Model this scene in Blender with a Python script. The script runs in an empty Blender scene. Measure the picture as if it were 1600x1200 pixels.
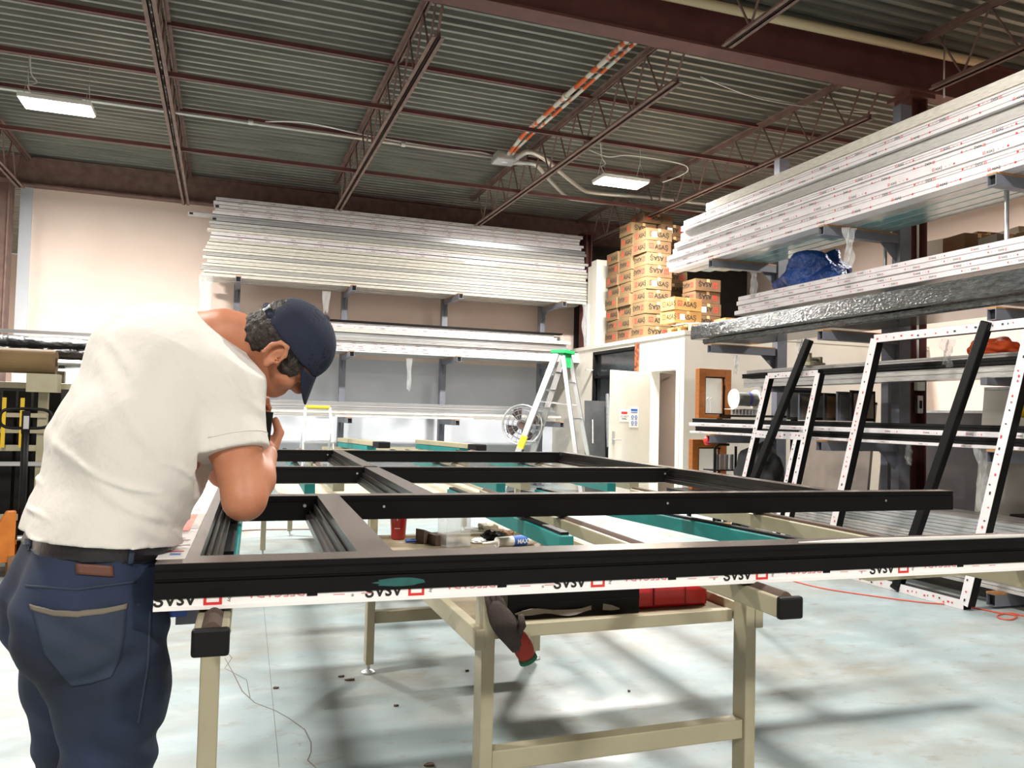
import bpy, bmesh, math, random
import numpy as np
from mathutils import Vector, Matrix, Euler, noise as mnoise

random.seed(7)
SC = bpy.context.scene
COL = SC.collection
PI = math.pi

# ------------------------------------------------------------------ camera, world, exposure
HC = 1.32
YAW, PITCH, ROLL, FPX = math.radians(19.8), math.radians(2.2), math.radians(1.4), 1250.0
_f = Vector((math.sin(YAW) * math.cos(PITCH), math.cos(YAW) * math.cos(PITCH), math.sin(PITCH)))
_r0 = Vector((math.cos(YAW), -math.sin(YAW), 0))
_u0 = _r0.cross(_f)
_r = _r0 * math.cos(ROLL) + _u0 * math.sin(ROLL)
_u = -_r0 * math.sin(ROLL) + _u0 * math.cos(ROLL)
cam_data = bpy.data.cameras.new('camera')
cam_data.sensor_width = 36.0
cam_data.lens = 36.0 * FPX / 1600.0
cam_data.clip_start = 0.05
cam_data.clip_end = 200
cam = bpy.data.objects.new('camera', cam_data)
COL.objects.link(cam)
cam.matrix_world = Matrix(((_r.x, _u.x, -_f.x, 0), (_r.y, _u.y, -_f.y, 0), (_r.z, _u.z, -_f.z, HC), (0, 0, 0, 1)))
SC.camera = cam

world = bpy.data.worlds.new('world')
SC.world = world
world.use_nodes = True
world.node_tree.nodes['Background'].inputs[0].default_value = (0.8, 0.85, 0.9, 1)
world.node_tree.nodes['Background'].inputs[1].default_value = 0.25

SC.view_settings.view_transform = 'Standard'
SC.view_settings.look = 'None'
SC.view_settings.exposure = 1.2
SC.view_settings.gamma = 1.0
SC.view_settings.use_curve_mapping = False
SC.cycles.use_denoising = True
SC.cycles.max_bounces = 8
SC.cycles.diffuse_bounces = 5
SC.cycles.glossy_bounces = 4
SC.cycles.caustics_reflective = False
SC.cycles.caustics_refractive = False
SC.cycles.sample_clamp_indirect = 6.0

LAMP_POWER = 300.0


# ------------------------------------------------------------------ pixel helpers (1600 x 1200 frame)
def ray(px, py):
    return _f + _r * ((px - 800.0) / FPX) + _u * ((600.0 - py) / FPX)


def atY(px, py, Y):
    d = ray(px, py); return Vector((0, 0, HC)) + d * (Y / d.y)


def atX(px, py, X):
    d = ray(px, py); return Vector((0, 0, HC)) + d * (X / d.x)


def atZ(px, py, Z):
    d = ray(px, py); return Vector((0, 0, HC)) + d * ((Z - HC) / d.z)


def atD(px, py, c):
    return Vector((0, 0, HC)) + ray(px, py) * c


# ------------------------------------------------------------------ materials
def lin(h):
    if not isinstance(h, str): return tuple(h)[:3]
    h = h.lstrip('#'); out = []
    for i in (0, 2, 4):
        c = int(h[i:i + 2], 16) / 255
        out.append(c / 12.92 if c <= 0.04045 else ((c + 0.055) / 1.055) ** 2.4)
    return tuple(out)


MATS = {}


def mat(name, col, rough=0.5, metal=0.0, col2=None, nscale=6.0, ndetail=4.0, lo=0.35, hi=0.7, bump=0.0, bscale=40.0,
        coat=0.0, alpha=1.0, trans=0.0, spec=0.5, stretch=None, emit=None, estr=0.0, sss=0.0, bdist=0.01):
    if name in MATS: return MATS[name]
    m = bpy.data.materials.new(name); m.use_nodes = True
    nt = m.node_tree; N = nt.nodes; L = nt.links
    b = N['Principled BSDF']
    b.inputs['Roughness'].default_value = rough
    b.inputs['Metallic'].default_value = metal
    b.inputs['Specular IOR Level'].default_value = spec
    b.inputs['Coat Weight'].default_value = coat
    b.inputs['Alpha'].default_value = alpha
    b.inputs['Transmission Weight'].default_value = trans
    if sss: 
        b.inputs['Subsurface Weight'].default_value = sss
        b.inputs['Subsurface Radius'].default_value = (0.02, 0.008, 0.004)
    c = lin(col) + (1,)
    b.inputs['Base Color'].default_value = c
    if emit is not None:
        b.inputs['Emission Color'].default_value = lin(emit) + (1,)
        b.inputs['Emission Strength'].default_value = estr
    vec = None
    if col2 is not None or bump:
        tc = N.new('ShaderNodeTexCoord'); vec = tc.outputs['Object']
        if stretch:
            mp = N.new('ShaderNodeMapping'); mp.inputs['Scale'].default_value = stretch
            L.new(vec, mp.inputs['Vector']); vec = mp.outputs['Vector']
    if col2 is not None:
        nz = N.new('ShaderNodeTexNoise'); nz.inputs['Scale'].default_value = nscale; nz.inputs['Detail'].default_value = ndetail
        L.new(vec, nz.inputs['Vector'])
        mr = N.new('ShaderNodeMapRange'); mr.inputs[1].default_value = lo; mr.inputs[2].default_value = hi
        L.new(nz.outputs['Fac'], mr.inputs[0])
        mx = N.new('ShaderNodeMix'); mx.data_type = 'RGBA'
        mx.inputs[6].default_value = c; mx.inputs[7].default_value = lin(col2) + (1,)
        L.new(mr.outputs[0], mx.inputs[0]); L.new(mx.outputs[2], b.inputs['Base Color'])
    if bump:
        nb = N.new('ShaderNodeTexNoise'); nb.inputs['Scale'].default_value = bscale; nb.inputs['Detail'].default_value = 3
        L.new(vec, nb.inputs['Vector'])
        bp = N.new('ShaderNodeBump'); bp.inputs['Strength'].default_value = bump; bp.inputs['Distance'].default_value = bdist
        L.new(nb.outputs['Fac'], bp.inputs['Height']); L.new(bp.outputs['Normal'], b.inputs['Normal'])
    MATS[name] = m
    return m


# ------------------------------------------------------------------ mesh builder
class MB:
    def __init__(s): s.v = []; s.f = []; s.m = []

    def add(s, vs, fs, mi=0):
        o = len(s.v); s.v += [tuple(v) for v in vs]; s.f += [tuple(i + o for i in f) for f in fs]; s.m += [mi] * len(fs)
        return s

    def box(s, x0, x1, y0, y1, z0, z1, mi=0):
        return s.add([(x0, y0, z0), (x1, y0, z0), (x1, y1, z0), (x0, y1, z0), (x0, y0, z1), (x1, y0, z1), (x1, y1, z1), (x0, y1, z1)],
                     [(0, 3, 2, 1), (4, 5, 6, 7), (0, 1, 5, 4), (1, 2, 6, 5), (2, 3, 7, 6), (3, 0, 4, 7)], mi)

    def cbox(s, c, d, rot=None, mi=0):
        M = (rot.to_matrix() if isinstance(rot, Euler) else rot) if rot else None
        pts = []
        for k in range(8):
            p = Vector(((k & 1) - .5, ((k >> 1) & 1) - .5, ((k >> 2) & 1) - .5)); p = Vector((p.x * d[0], p.y * d[1], p.z * d[2]))
            if M: p = M @ p
            pts.append(p + Vector(c))
        return s.add(pts, [(0, 2, 3, 1), (4, 5, 7, 6), (0, 1, 5, 4), (1, 3, 7, 5), (3, 2, 6, 7), (2, 0, 4, 6)], mi)

    def bar(s, p0, p1, w, h, up=(0, 0, 1), mi=0):
        """rectangular bar from p0 to p1, w across, h along 'up'"""
        p0 = Vector(p0); p1 = Vector(p1); d = (p1 - p0).normalized(); up = Vector(up)
        a = d.cross(up)
        if a.length < 1e-4: a = d.cross(Vector((1, 0, 0)))
        a.normalize(); b = a.cross(d).normalized()
        a *= w / 2; b *= h / 2
        vs = [p0 - a - b, p0 + a - b, p0 + a + b, p0 - a + b, p1 - a - b, p1 + a - b, p1 + a + b, p1 - a + b]
        return s.add(vs, [(0, 1, 2, 3), (7, 6, 5, 4), (4, 5, 1, 0), (5, 6, 2, 1), (6, 7, 3, 2), (7, 4, 0, 3)], mi)

    def extrude(s, A, B, mi=0, caps=True):
        n = len(A); fs = [(i, (i + 1) % n, n + (i + 1) % n, n + i) for i in range(n)]
        if caps: fs += [tuple(range(n - 1, -1, -1)), tuple(range(n, 2 * n))]
        return s.add(list(A) + list(B), fs, mi)

    def tube(s, path, r, n=8, mi=0, caps=True, closed=False):
        P = [Vector(p) for p in path]; R = r if isinstance(r, (list, tuple)) else [r] * len(P)
        rings = []; prev = None
        for i, p in enumerate(P):
            if closed: t = P[(i + 1) % len(P)] - P[i - 1]
            else: t = P[min(i + 1, len(P) - 1)] - P[max(i - 1, 0)]
            t.normalize()
            if prev is None:
                a = t.cross(Vector((0, 0, 1)))
                if a.length < 1e-3: a = t.cross(Vector((1, 0, 0)))
            else:
                a = prev - t * prev.dot(t)
            a.normalize(); prev = a; b = t.cross(a)
            rings.append([p + (a * math.cos(2 * PI * k / n) + b * math.sin(2 * PI * k / n)) * R[i] for k in range(n)])
        vs = [q for g in rings for q in g]; fs = []
        m = len(P)
        for i in range(m if closed else m - 1):
            j = (i + 1) % m
            for k in range(n): fs.append((i * n + k, i * n + (k + 1) % n, j * n + (k + 1) % n, j * n + k))
        if caps and not closed:
            fs.append(tuple(range(n - 1, -1, -1))); fs.append(tuple((m - 1) * n + k for k in range(n)))
        return s.add(vs, fs, mi)

    def cyl(s, p0, p1, r0, r1=None, n=16, mi=0): return s.tube([p0, p1], [r0, r0 if r1 is None else r1], n, mi)

    def lathe(s, prof, n=20, c=(0, 0, 0), M=None, mi=0):
        vs = []; fs = []
        for (r, z) in prof:
            for k in range(n):
                p = Vector((r * math.cos(2 * PI * k / n), r * math.sin(2 * PI * k / n), z))
                if M: p = M @ p
                vs.append(p + Vector(c))
        for i in range(len(prof) - 1):
            for k in range(n): fs.append((i * n + k, i * n + (k + 1) % n, (i + 1) * n + (k + 1) % n, (i + 1) * n + k))
        fs.append(tuple(range(n - 1, -1, -1))); fs.append(tuple((len(prof) - 1) * n + k for k in range(n)))
        return s.add(vs, fs, mi)

    def ribbon(s, pts, w, nrm=(0, 0, 1), mi=0):
        P = [Vector(p) for p in pts]; nr = Vector(nrm); vs = []
        for i, p in enumerate(P):
            t = (P[min(i + 1, len(P) - 1)] - P[max(i - 1, 0)]).normalized(); a = t.cross(nr).normalized()
            ww = w[i] if isinstance(w, list) else w
            vs += [p - a * ww / 2, p + a * ww / 2]
        return s.add(vs, [(2 * i, 2 * i + 1, 2 * i + 3, 2 * i + 2) for i in range(len(P) - 1)], mi)

    def xform(s, M, start=0):
        s.v = s.v[:start] + [tuple(M @ Vector(v)) for v in s.v[start:]]; return s

    def mesh(s, name, mats, smooth=False):
        me = bpy.data.meshes.new(name); me.from_pydata(s.v, [], s.f)
        if not isinstance(mats, (list, tuple)): mats = [mats]
        for m in mats: me.materials.append(m)
        if len(mats) > 1: me.polygons.foreach_set('material_index', s.m)
        if smooth: me.polygons.foreach_set('use_smooth', [True] * len(me.polygons))
        me.update(); return me

    def build(s, name, mats, parent=None, smooth=False, bevel=0.0, loc=None, rot=None):
        o = bpy.data.objects.new(name, s.mesh(name, mats, smooth)); COL.objects.link(o)
        if parent is not None: o.parent = parent
        if loc is not None: o.location = loc
        if rot is not None: o.rotation_euler = rot
        if bevel:
            md = o.modifiers.new('bevel', 'BEVEL'); md.width = bevel; md.segments = 2; md.limit_method = 'ANGLE'
        return o


def tag(o, label=None, cat=None, group=None, kind=None):
    if label: o['label'] = label
    if cat: o['category'] = cat
    if group: o['group'] = group
    if kind: o['kind'] = kind
    return o


def thing(name, label, cat, loc=(0, 0, 0), rz=0.0, group=None, rot=None):
    o = bpy.data.objects.new(name, None); COL.objects.link(o); o.empty_display_size = 0.1
    o.location = loc; o.rotation_euler = rot if rot else (0, 0, rz)
    return tag(o, label, cat, group)


def inst(src, parent=None, loc=None, rot=None, name=None):
    c = src.copy(); COL.objects.link(c); c.parent = parent
    if name: c.name = name
    if loc is not None: c.location = loc
    if rot is not None: c.rotation_euler = rot
    return c


def obj(name, me, parent=None, loc=None, rot=None):
    o = bpy.data.objects.new(name, me); COL.objects.link(o); o.parent = parent
    if loc is not None: o.location = loc
    if rot is not None: o.rotation_euler = rot
    return o


ORD = ['topmost', 'second', 'third', 'fourth', 'fifth', 'sixth', 'seventh', 'eighth', 'ninth', 'tenth', 'eleventh', 'twelfth', 'thirteenth',
       'fourteenth', 'fifteenth', 'sixteenth', 'seventeenth', 'eighteenth', 'nineteenth', 'twentieth', 'twenty-first', 'twenty-second',
       'twenty-third', 'twenty-fourth', 'twenty-fifth', 'twenty-sixth', 'twenty-seventh']



def top(i): return 'topmost' if i == 0 else ORD[i] + ' from the top'


# lettering as flat meshes (built-in font)
_TXT = {}


def text_geo(s, size=1.0, bold=0.0):
    key = (s, bold)
    if key not in _TXT:
        cu = bpy.data.curves.new('lettering', 'FONT'); cu.body = s; cu.resolution_u = 3; cu.offset = bold
        o = bpy.data.objects.new('lettering', cu); COL.objects.link(o)
        dg = bpy.context.evaluated_depsgraph_get(); me = o.evaluated_get(dg).to_mesh()
        vs = [(v.co.x, v.co.y) for v in me.vertices]; fs = [tuple(p.vertices) for p in me.polygons]
        o.evaluated_get(dg).to_mesh_clear(); bpy.data.objects.remove(o); bpy.data.curves.remove(cu)
        xs = [v[0] for v in vs] or [0]
        x0 = min(xs); w = max(xs) - x0
        _TXT[key] = ([(x - x0, y) for x, y in vs], fs, w)
    vs, fs, w = _TXT[key]
    return [(x * size, y * size) for x, y in vs], fs, w * size


def put_text(mb, s, size, O, U, V, bold=0.0, mi=0, align='l'):
    """letters starting at O, running along U, up along V"""
    vs, fs, w = text_geo(s, size, bold)
    O = Vector(O); U = Vector(U); V = Vector(V)
    if align == 'c': O = O - U * (w / 2)
    mb.add([O + U * x + V * y for x, y in vs], fs, mi)
    return w


def put_rect(mb, O, U, V, x0, x1, y0, y1, mi=0):
    O = Vector(O); U = Vector(U); V = Vector(V)
    mb.add([O + U * x0 + V * y0, O + U * x1 + V * y0, O + U * x1 + V * y1, O + U * x0 + V * y1], [(0, 1, 2, 3)], mi)


def put_logo(mb, O, U, V, s, mi=0):
    """square outline with an inner hook, s on a side"""
    t = s * 0.16
    for a in ((0, s, 0, t), (0, t, t, s), (t, s, s - t, s), (s - t, s, t, s - t), (s * .36, s * .7, s * .42, s * .42 + t), (s * .36, s * .36 + t, s * .2, s * .42)):
        put_rect(mb, O, U, V, *a, mi=mi)

# ------------------------------------------------------------------ palette
M_floor = None
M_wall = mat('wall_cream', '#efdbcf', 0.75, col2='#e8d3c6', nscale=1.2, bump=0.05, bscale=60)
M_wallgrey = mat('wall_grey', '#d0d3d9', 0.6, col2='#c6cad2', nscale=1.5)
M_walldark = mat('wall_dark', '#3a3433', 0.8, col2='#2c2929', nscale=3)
M_office = mat('office_white', '#d5d0c5', 0.6, col2='#cbc6ba', nscale=2)
M_steel = mat('red_oxide', '#683b37', 0.6, col2='#58302d', nscale=5, bump=0.05)
M_steel2 = mat('red_oxide_dusty', '#7f665c', 0.7, col2='#69504a', nscale=7)
M_deck = mat('galvanised_deck', '#8a8a80', 0.4, 0.3, col2='#6e6e66', nscale=2.5, stretch=(0.4, 3, 3))
M_white = mat('white_paint', '#eceae4', 0.45)
M_black = mat('black_plastic', '#0a0a0a', 0.5, spec=.25)
M_conduit = mat('conduit_zinc', '#c9c8c2', 0.35, 0.6)
M_orange = mat('orange_jacket', '#d9622a', 0.5)
M_rackgrey = mat('rack_grey_paint', '#787b85', 0.45, col2='#6b6e78', nscale=6)
M_holedark = mat('tube_inside', '#0d0d0e', 0.8)
M_wood = mat('pine_strip', '#c08a4e', 0.6, col2='#a8743c', nscale=14, stretch=(1, 8, 8))
M_beige = mat('table_beige', '#a39c82', 0.45, col2='#9b9379', nscale=8)
M_teal = mat('table_teal', '#16807d', 0.45, col2='#137472', nscale=6)
M_felt = mat('brown_felt', '#5b4b42', 0.95, bump=0.2, bscale=300)
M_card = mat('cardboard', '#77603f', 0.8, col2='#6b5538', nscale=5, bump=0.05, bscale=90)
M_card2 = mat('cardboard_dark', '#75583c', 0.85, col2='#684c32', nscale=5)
M_inkblack = mat('ink_black', '#141312', 0.6)
M_inkred = mat('ink_red', '#cc2f2c', 0.55)
M_inkpink = mat('ink_pink', '#d97f83', 0.6)
M_inkblue = mat('ink_blue', '#2f63b8', 0.55)
M_paper = mat('paper_white', '#efede8', 0.6)
M_film = mat('white_film', '#dcd8d9', 0.35, col2='#d2cecf', nscale=7, stretch=(1, 1, 1), coat=0.2)
M_filmgrey = mat('grey_wrapped', '#b9b7b3', 0.3, col2='#a09e9a', nscale=30, coat=0.4, bump=0.5, bscale=30, stretch=(.35, 1, 3))
M_filmcream = mat('cream_wrapped', '#dedacf', 0.25, col2='#bebab0', nscale=34, coat=0.6, bump=0.7, bscale=34, stretch=(.35, 1, 3))
M_silver = mat('silver_bar', '#c2c3c4', 0.3, 0.6, col2='#a9abad', nscale=6, stretch=(.3, 4, 4))
M_alu = mat('aluminium', '#c4c6c8', 0.35, 0.8)
M_profblack = mat('black_profile', '#070707', 0.45, col2='#0a0a0a', nscale=12, spec=.18)
M_proftop = mat('bare_brown_grey_profile', '#60564f', 0.2, col2='#564c48', spec=.65, nscale=10)
M_plastic = mat('clear_plastic', '#d8dadb', 0.12, alpha=0.2, col2='#f4f5f5', nscale=20, bump=0.6, bscale=25)
M_tealfilm = mat('teal_film', '#6f9ea0', 0.25, col2='#93b0ae', nscale=7, coat=0.5)
M_led = mat('led_diffuser', '#ffffff', 0.5, emit='#fff4e2', estr=14.0)


def floor_mat():
    m = bpy.data.materials.new('painted_concrete'); m.use_nodes = True
    nt = m.node_tree; N = nt.nodes; L = nt.links; b = N['Principled BSDF']
    tc = N.new('ShaderNodeTexCoord')
    mp = N.new('ShaderNodeMapping'); mp.inputs['Rotation'].default_value = (0, 0, 0.35); mp.inputs['Scale'].default_value = (0.8, 1.3, 1)
    L.new(tc.outputs['Object'], mp.inputs['Vector'])

    def nz(scale, det, lo, hi, v=None, rough=0.6):
        n = N.new('ShaderNodeTexNoise'); n.inputs['Scale'].default_value = scale; n.inputs['Detail'].default_value = det; n.inputs['Roughness'].default_value = rough
        L.new(v if v is not None else mp.outputs['Vector'], n.inputs['Vector'])
        r = N.new('ShaderNodeMapRange'); r.inputs[1].default_value = lo; r.inputs[2].default_value = hi; L.new(n.outputs['Fac'], r.inputs[0]); return r.outputs[0]

    def mix(fac, a, bb):
        x = N.new('ShaderNodeMix'); x.data_type = 'RGBA'; L.new(fac, x.inputs[0])
        for k, v in ((6, a), (7, bb)):
            if isinstance(v, str): x.inputs[k].default_value = lin(v) + (1,)
            else: L.new(v, x.inputs[k])
        return x.outputs[2]
    c = mix(nz(1.1, 6, 0.42, 0.66), '#93a3a6', '#94938b')       # paint / worn concrete
    c = mix(nz(3.2, 8, 0.5, 0.72), c, '#a4b0b2')
    c = mix(nz(7, 8, 0.56, 0.74, rough=0.7), c, '#857d6f')      # dirt
    c = mix(nz(26, 6, 0.64, 0.72, tc.outputs['Object'], 0.7), c, '#6d675e')
    L.new(c, b.inputs['Base Color'])
    L.new(nz(2.5, 5, 0.2, 0.9), b.inputs['Roughness'])
    rr = N.new('ShaderNodeMapRange'); rr.inputs[3].default_value = 0.28; rr.inputs[4].default_value = 0.6
    L.new(nz(2.5, 5, 0.3, 0.7), rr.inputs[0]); L.new(rr.outputs[0], b.inputs['Roughness'])
    bp = N.new('ShaderNodeBump'); bp.inputs['Strength'].default_value = 0.12; bp.inputs['Distance'].default_value = 0.01
    n = N.new('ShaderNodeTexNoise'); n.inputs['Scale'].default_value = 18; n.inputs['Detail'].default_value = 6
    L.new(tc.outputs['Object'], n.inputs['Vector']); L.new(n.outputs['Fac'], bp.inputs['Height']); L.new(bp.outputs['Normal'], b.inputs['Normal'])
    return m


M_floor = floor_mat()
M_crack = mat('floor_crack_dark', '#6b645c', 0.9)


def struct(name, mb, m, parent=None, **k):
    o = mb.build(name, m, parent, **k)
    if parent is None: o['kind'] = 'structure'
    return o


# ------------------------------------------------------------------ shell
XL, XR, YB, YF, ZD = -9.0, 10.5, 14.4, -7.0, 5.2
floor = struct('floor', MB().box(XL, XR + .2, YF, 24.0, -0.1, 0), M_floor)
b = MB()
for line in ([(352, 1028), (366, 1052), (378, 1080), (400, 1098), (430, 1110), (452, 1122), (478, 1140), (486, 1160), (488, 1175), (481, 1188), (496, 1200)],
             [(345, 968), (362, 985), (350, 1012), (364, 1028), (352, 1044), (384, 1062), (392, 1090)]):
    pts = [atZ(x + random.uniform(-2, 2), y, 0.0008) for x, y in line]
    b.ribbon(pts, [0.003 + 0.003 * random.random() for _ in pts])
b.build('floor_crack', M_crack, floor)
b = MB()
for px, py in ((409, 900), (424, 1080), (433, 1190)): pass
b.ribbon([atZ(408, 905, .0007), atZ(436, 1199, .0007)], 0.002)
b.build('floor_joint', M_crack, floor)

wb = MB().box(-3.05, 6.45, YB, YB + .15, 2.25, ZD)
wall_back = struct('wall_back', wb, M_wall)
struct('wall_back_lower', MB().box(-3.05, 6.45, YB, YB + .15, 0, 2.25), M_wallgrey)  # different paint below, with shading mixed into its grey
struct('wall_back_right', MB().box(6.45, XR, YB, YB + .15, 0, ZD), M_walldark)  # dark colour includes the shadow over this end of the wall
struct('wall_right', MB().box(XR, XR + .15, YF, YB + .15, 0, ZD), M_wall)
struct('wall_left', MB().box(XL - .15, XL, YF, 24, 0, ZD), M_wall)
struct('wall_rear', MB().box(XL, XR, YF - .15, YF, 0, ZD), M_wall)
struct('wall_far_hall', MB().box(XL, -3.05, 24, 24.15, 0, ZD), M_wall)
struct('wall_hall_side', MB().box(-3.05, -2.95, YB + .15, 24, 0, ZD), M_wall)
struct('trim_1', MB().box(-3.12, -2.95, YB - .02, YB + .17, 0, 4.72), M_wallgrey)

# corrugated roof deck, ribs along X
pitch = 0.152; b = MB(); prof = []
y = YF
while y < 24.0:
    prof += [(y, ZD), (y + .045, ZD), (y + .06, ZD + .055), (y + .137, ZD + .055)]; y += pitch
for (y0, z0), (y1, z1) in zip(prof[:-1], prof[1:]):
    b.add([(XL, y0, z0), (XR + .15, y0, z0), (XR + .15, y1, z1), (XL, y1, z1)], [(0, 3, 2, 1)])
struct('ceiling', b, M_deck)

# ------------------------------------------------------------------ office box under the mezzanine
OX, OY = 6.04, 9.69
D0, D1, DH = 9.86, 10.60, 2.03
b = MB().box(OX, OX + .12, OY, D0, 0, 2.5).box(OX, OX + .12, D0, D1, DH, 2.5).box(OX, OX + .12, D1, 11.05, 0, 2.5).box(OX, OX + .12, 11.05, 12.6, 0, 0.25).box(OX, OX + .12, 12.6, YB, 0, 2.5).box(OX, OX + .12, 11.05, 12.6, 2.44, 2.5)
struct('wall_office_side', b, M_office)
struct('wall_office_front', MB().box(OX + .12, XR, OY, OY + .12, 0, 2.5), M_office)
struct('wall_office_top', MB().box(OX - .02, XR, OY - .02, YB, 2.5, 2.56), M_office)
wi = struct('wall_office_inner', MB().box(7.6, 7.7, OY + .12, YB, 0, 2.5), M_wall)
MB().box(7.57, 7.6, 10.95, 11.9, .75, 2.1).build('grey_panel', M_rackgrey, wi)
# opening in the office side wall: dark glazing
w1 = struct('window_1', MB().box(OX + .05, OX + .07, 11.08, 12.57, 0.28, 2.4), mat('dark_glass', '#23282b', 0.15, col2='#3b4346', nscale=1.5))
b = MB().box(OX - .02, OX + .1, 11.05, 11.1, .25, 2.44).box(OX - .02, OX + .1, 12.55, 12.6, .25, 2.44).box(OX - .02, OX + .1, 11.05, 12.6, 2.39, 2.44).box(OX - .02, OX + .1, 11.05, 12.6, 1.98, 2.02)
b.build('window_frame', M_black, w1)
# casing and leaf
b = MB().box(OX - .02, OX + .14, D0 - .07, D0 + .012, 0, DH + .07).box(OX - .02, OX + .14, D1 - .012, D1 + .07, 0, DH + .07).box(OX - .02, OX + .14, D0 + .012, D1 - .012, DH - .012, DH + .07)
struct('trim_2', b, M_white, bevel=.004)
door = thing('door_1', 'white flush office door standing open with two paper notices', 'door', (OX - .02, D1 + .01, 0), math.radians(198))
door['kind'] = 'structure'
MB().box(0, .82, -.022, .022, .01, 2.0).build('door_leaf', M_office, door, bevel=.003)
b = MB()
b.box(.745, .79, .022, .03, .93, 1.12).tube([(.768, .03, 1.0), (.768, .075, 1.0), (.66, .078, 1.0)], .01)
b.box(.745, .79, -.03, -.022, .93, 1.12).tube([(.768, -.03, 1.0), (.768, -.075, 1.0), (.66, -.078, 1.0)], .01)
b.build('door_handle', M_alu, door, smooth=False)
# notices on the leaf face that looks into the hall
fy = .024
p1n = MB().box(.46, .65, .022, .0245, 1.26, 1.44).build('paper_notice', M_paper, door)
q = MB(); U = (-1, 0, 0); V = (0, 0, 1)
put_rect(q, (.64, .0255, 1.27), U, V, .02, .15, .10, .135)
q.build('notice_print', M_inkred, p1n)
q = MB(); put_text(q, 'DO NOT', .045, (.555, .0255, 1.32), U, V, .01, align='c')
put_rect(q, (.64, .0255, 1.27), U, V, .03, .14, .02, .028); put_rect(q, (.64, .0255, 1.27), U, V, .03, .12, .035, .042)
q.build('notice_lettering', M_inkblack, p1n)
p2n = MB().box(.26, .44, .022, .026, 1.18, 1.47).build('paper_notice', M_paper, door)
q = MB(); O = (.43, .027, 1.19)
put_rect(q, O, U, V, .01, .15, .225, .26); put_rect(q, O, U, V, .01, .15, .2, .212)
for i in range(2):
    for j in range(2):
        cx, cy = .045 + i * .075, .055 + j * .085
        n = 12; q.add([Vector(O) + Vector(U) * (cx + .028 * math.cos(2 * PI * k / n)) + Vector(V) * (cy + .028 * math.sin(2 * PI * k / n)) for k in range(n)], [tuple(range(n))])
        put_rect(q, O, U, V, cx - .026, cx + .026, cy - .042, cy - .034)
q.build('notice_print', M_inkblue, p2n)
q = MB()
for i in range(2):
    for j in range(2):
        cx, cy = .045 + i * .075, .055 + j * .085
        put_rect(q, Vector(O) + Vector((0, .001, 0)), U, V, cx - .008, cx + .008, cy - .016, cy + .016)
q.build('notice_symbol', M_paper, p2n)

# white return wall behind the cartons and the tall duct-like column
struct('wall_return', MB().box(6.13, 7.6, 12.95, 13.1, 2.56, 4.02), M_office)
struct('trim_3', MB().box(6.12, 6.36, 12.72, 12.95, 0, 4.1), M_office, bevel=.01)


# ------------------------------------------------------------------ roof steel
def ibeam_x(mb, x0, x1, yc, z0, z1, w, tf=.025, tw=.016):
    mb.box(x0, x1, yc - w / 2, yc + w / 2, z0, z0 + tf).box(x0, x1, yc - w / 2, yc + w / 2, z1 - tf, z1).box(x0, x1, yc - tw / 2, yc + tw / 2, z0 + tf, z1 - tf)


b = MB(); ibeam_x(b, XL, XR, 6.25, 4.71, 5.16, .2)
tag(b.build('roof_beam', M_steel), 'deep red steel roof beam running across the top right of the hall', 'beam')
b = MB(); ibeam_x(b, XL, XR, 14.3, 4.72, 5.17, .2)
tag(b.build('roof_beam', M_steel2), 'dusty red steel beam along the top of the cream back wall', 'beam')


def column(name, x0, x1, y0, y1, z1, m, label):
    """H column, flanges facing -X and +X"""
    t = .02; yc = (y0 + y1) / 2
    b = MB().box(x0, x0 + t, y0, y1, 0, z1).box(x1 - t, x1, y0, y1, 0, z1).box(x0 + t, x1 - t, yc - .01, yc + .01, 0, z1)
    c = thing(name, label, 'column', ((x0 + x1) / 2, yc, 0))
    o = b.build('shaft', m, c); o.location = (-(x0 + x1) / 2, -yc, 0)
    p = MB().box(x0 - .05, x1 + .05, y0 - .05, y1 + .05, 0, .025).box(x0 - .06, x1 + .06, y0 - .04, y1 + .04, z1 - .04, z1).build('end_plate', m, c)
    p.location = (-(x0 + x1) / 2, -yc, 0)
    return c


column('steel_column', 6.5, 6.72, 6.22, 6.44, 4.71, M_steel, 'red steel column standing behind the right-hand profile rack')
column('steel_column', -3.52, -3.17, 13.95, 14.25, 4.72, M_steel2, 'dusty red steel column at the left end of the cream wall')
column('steel_column', 6.2, 6.32, 13.35, 13.6, 4.72, M_steel, 'dark red steel column at the right end of the back rack')

# open-web joists
CH = 4.57; CT = 5.13
rod_len = math.hypot(.285, CT - CH - .05)
rodm = MB().cyl((0, 0, 0), (0, 0, rod_len), .011, n=6).mesh('web_rod', M_steel2)


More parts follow.
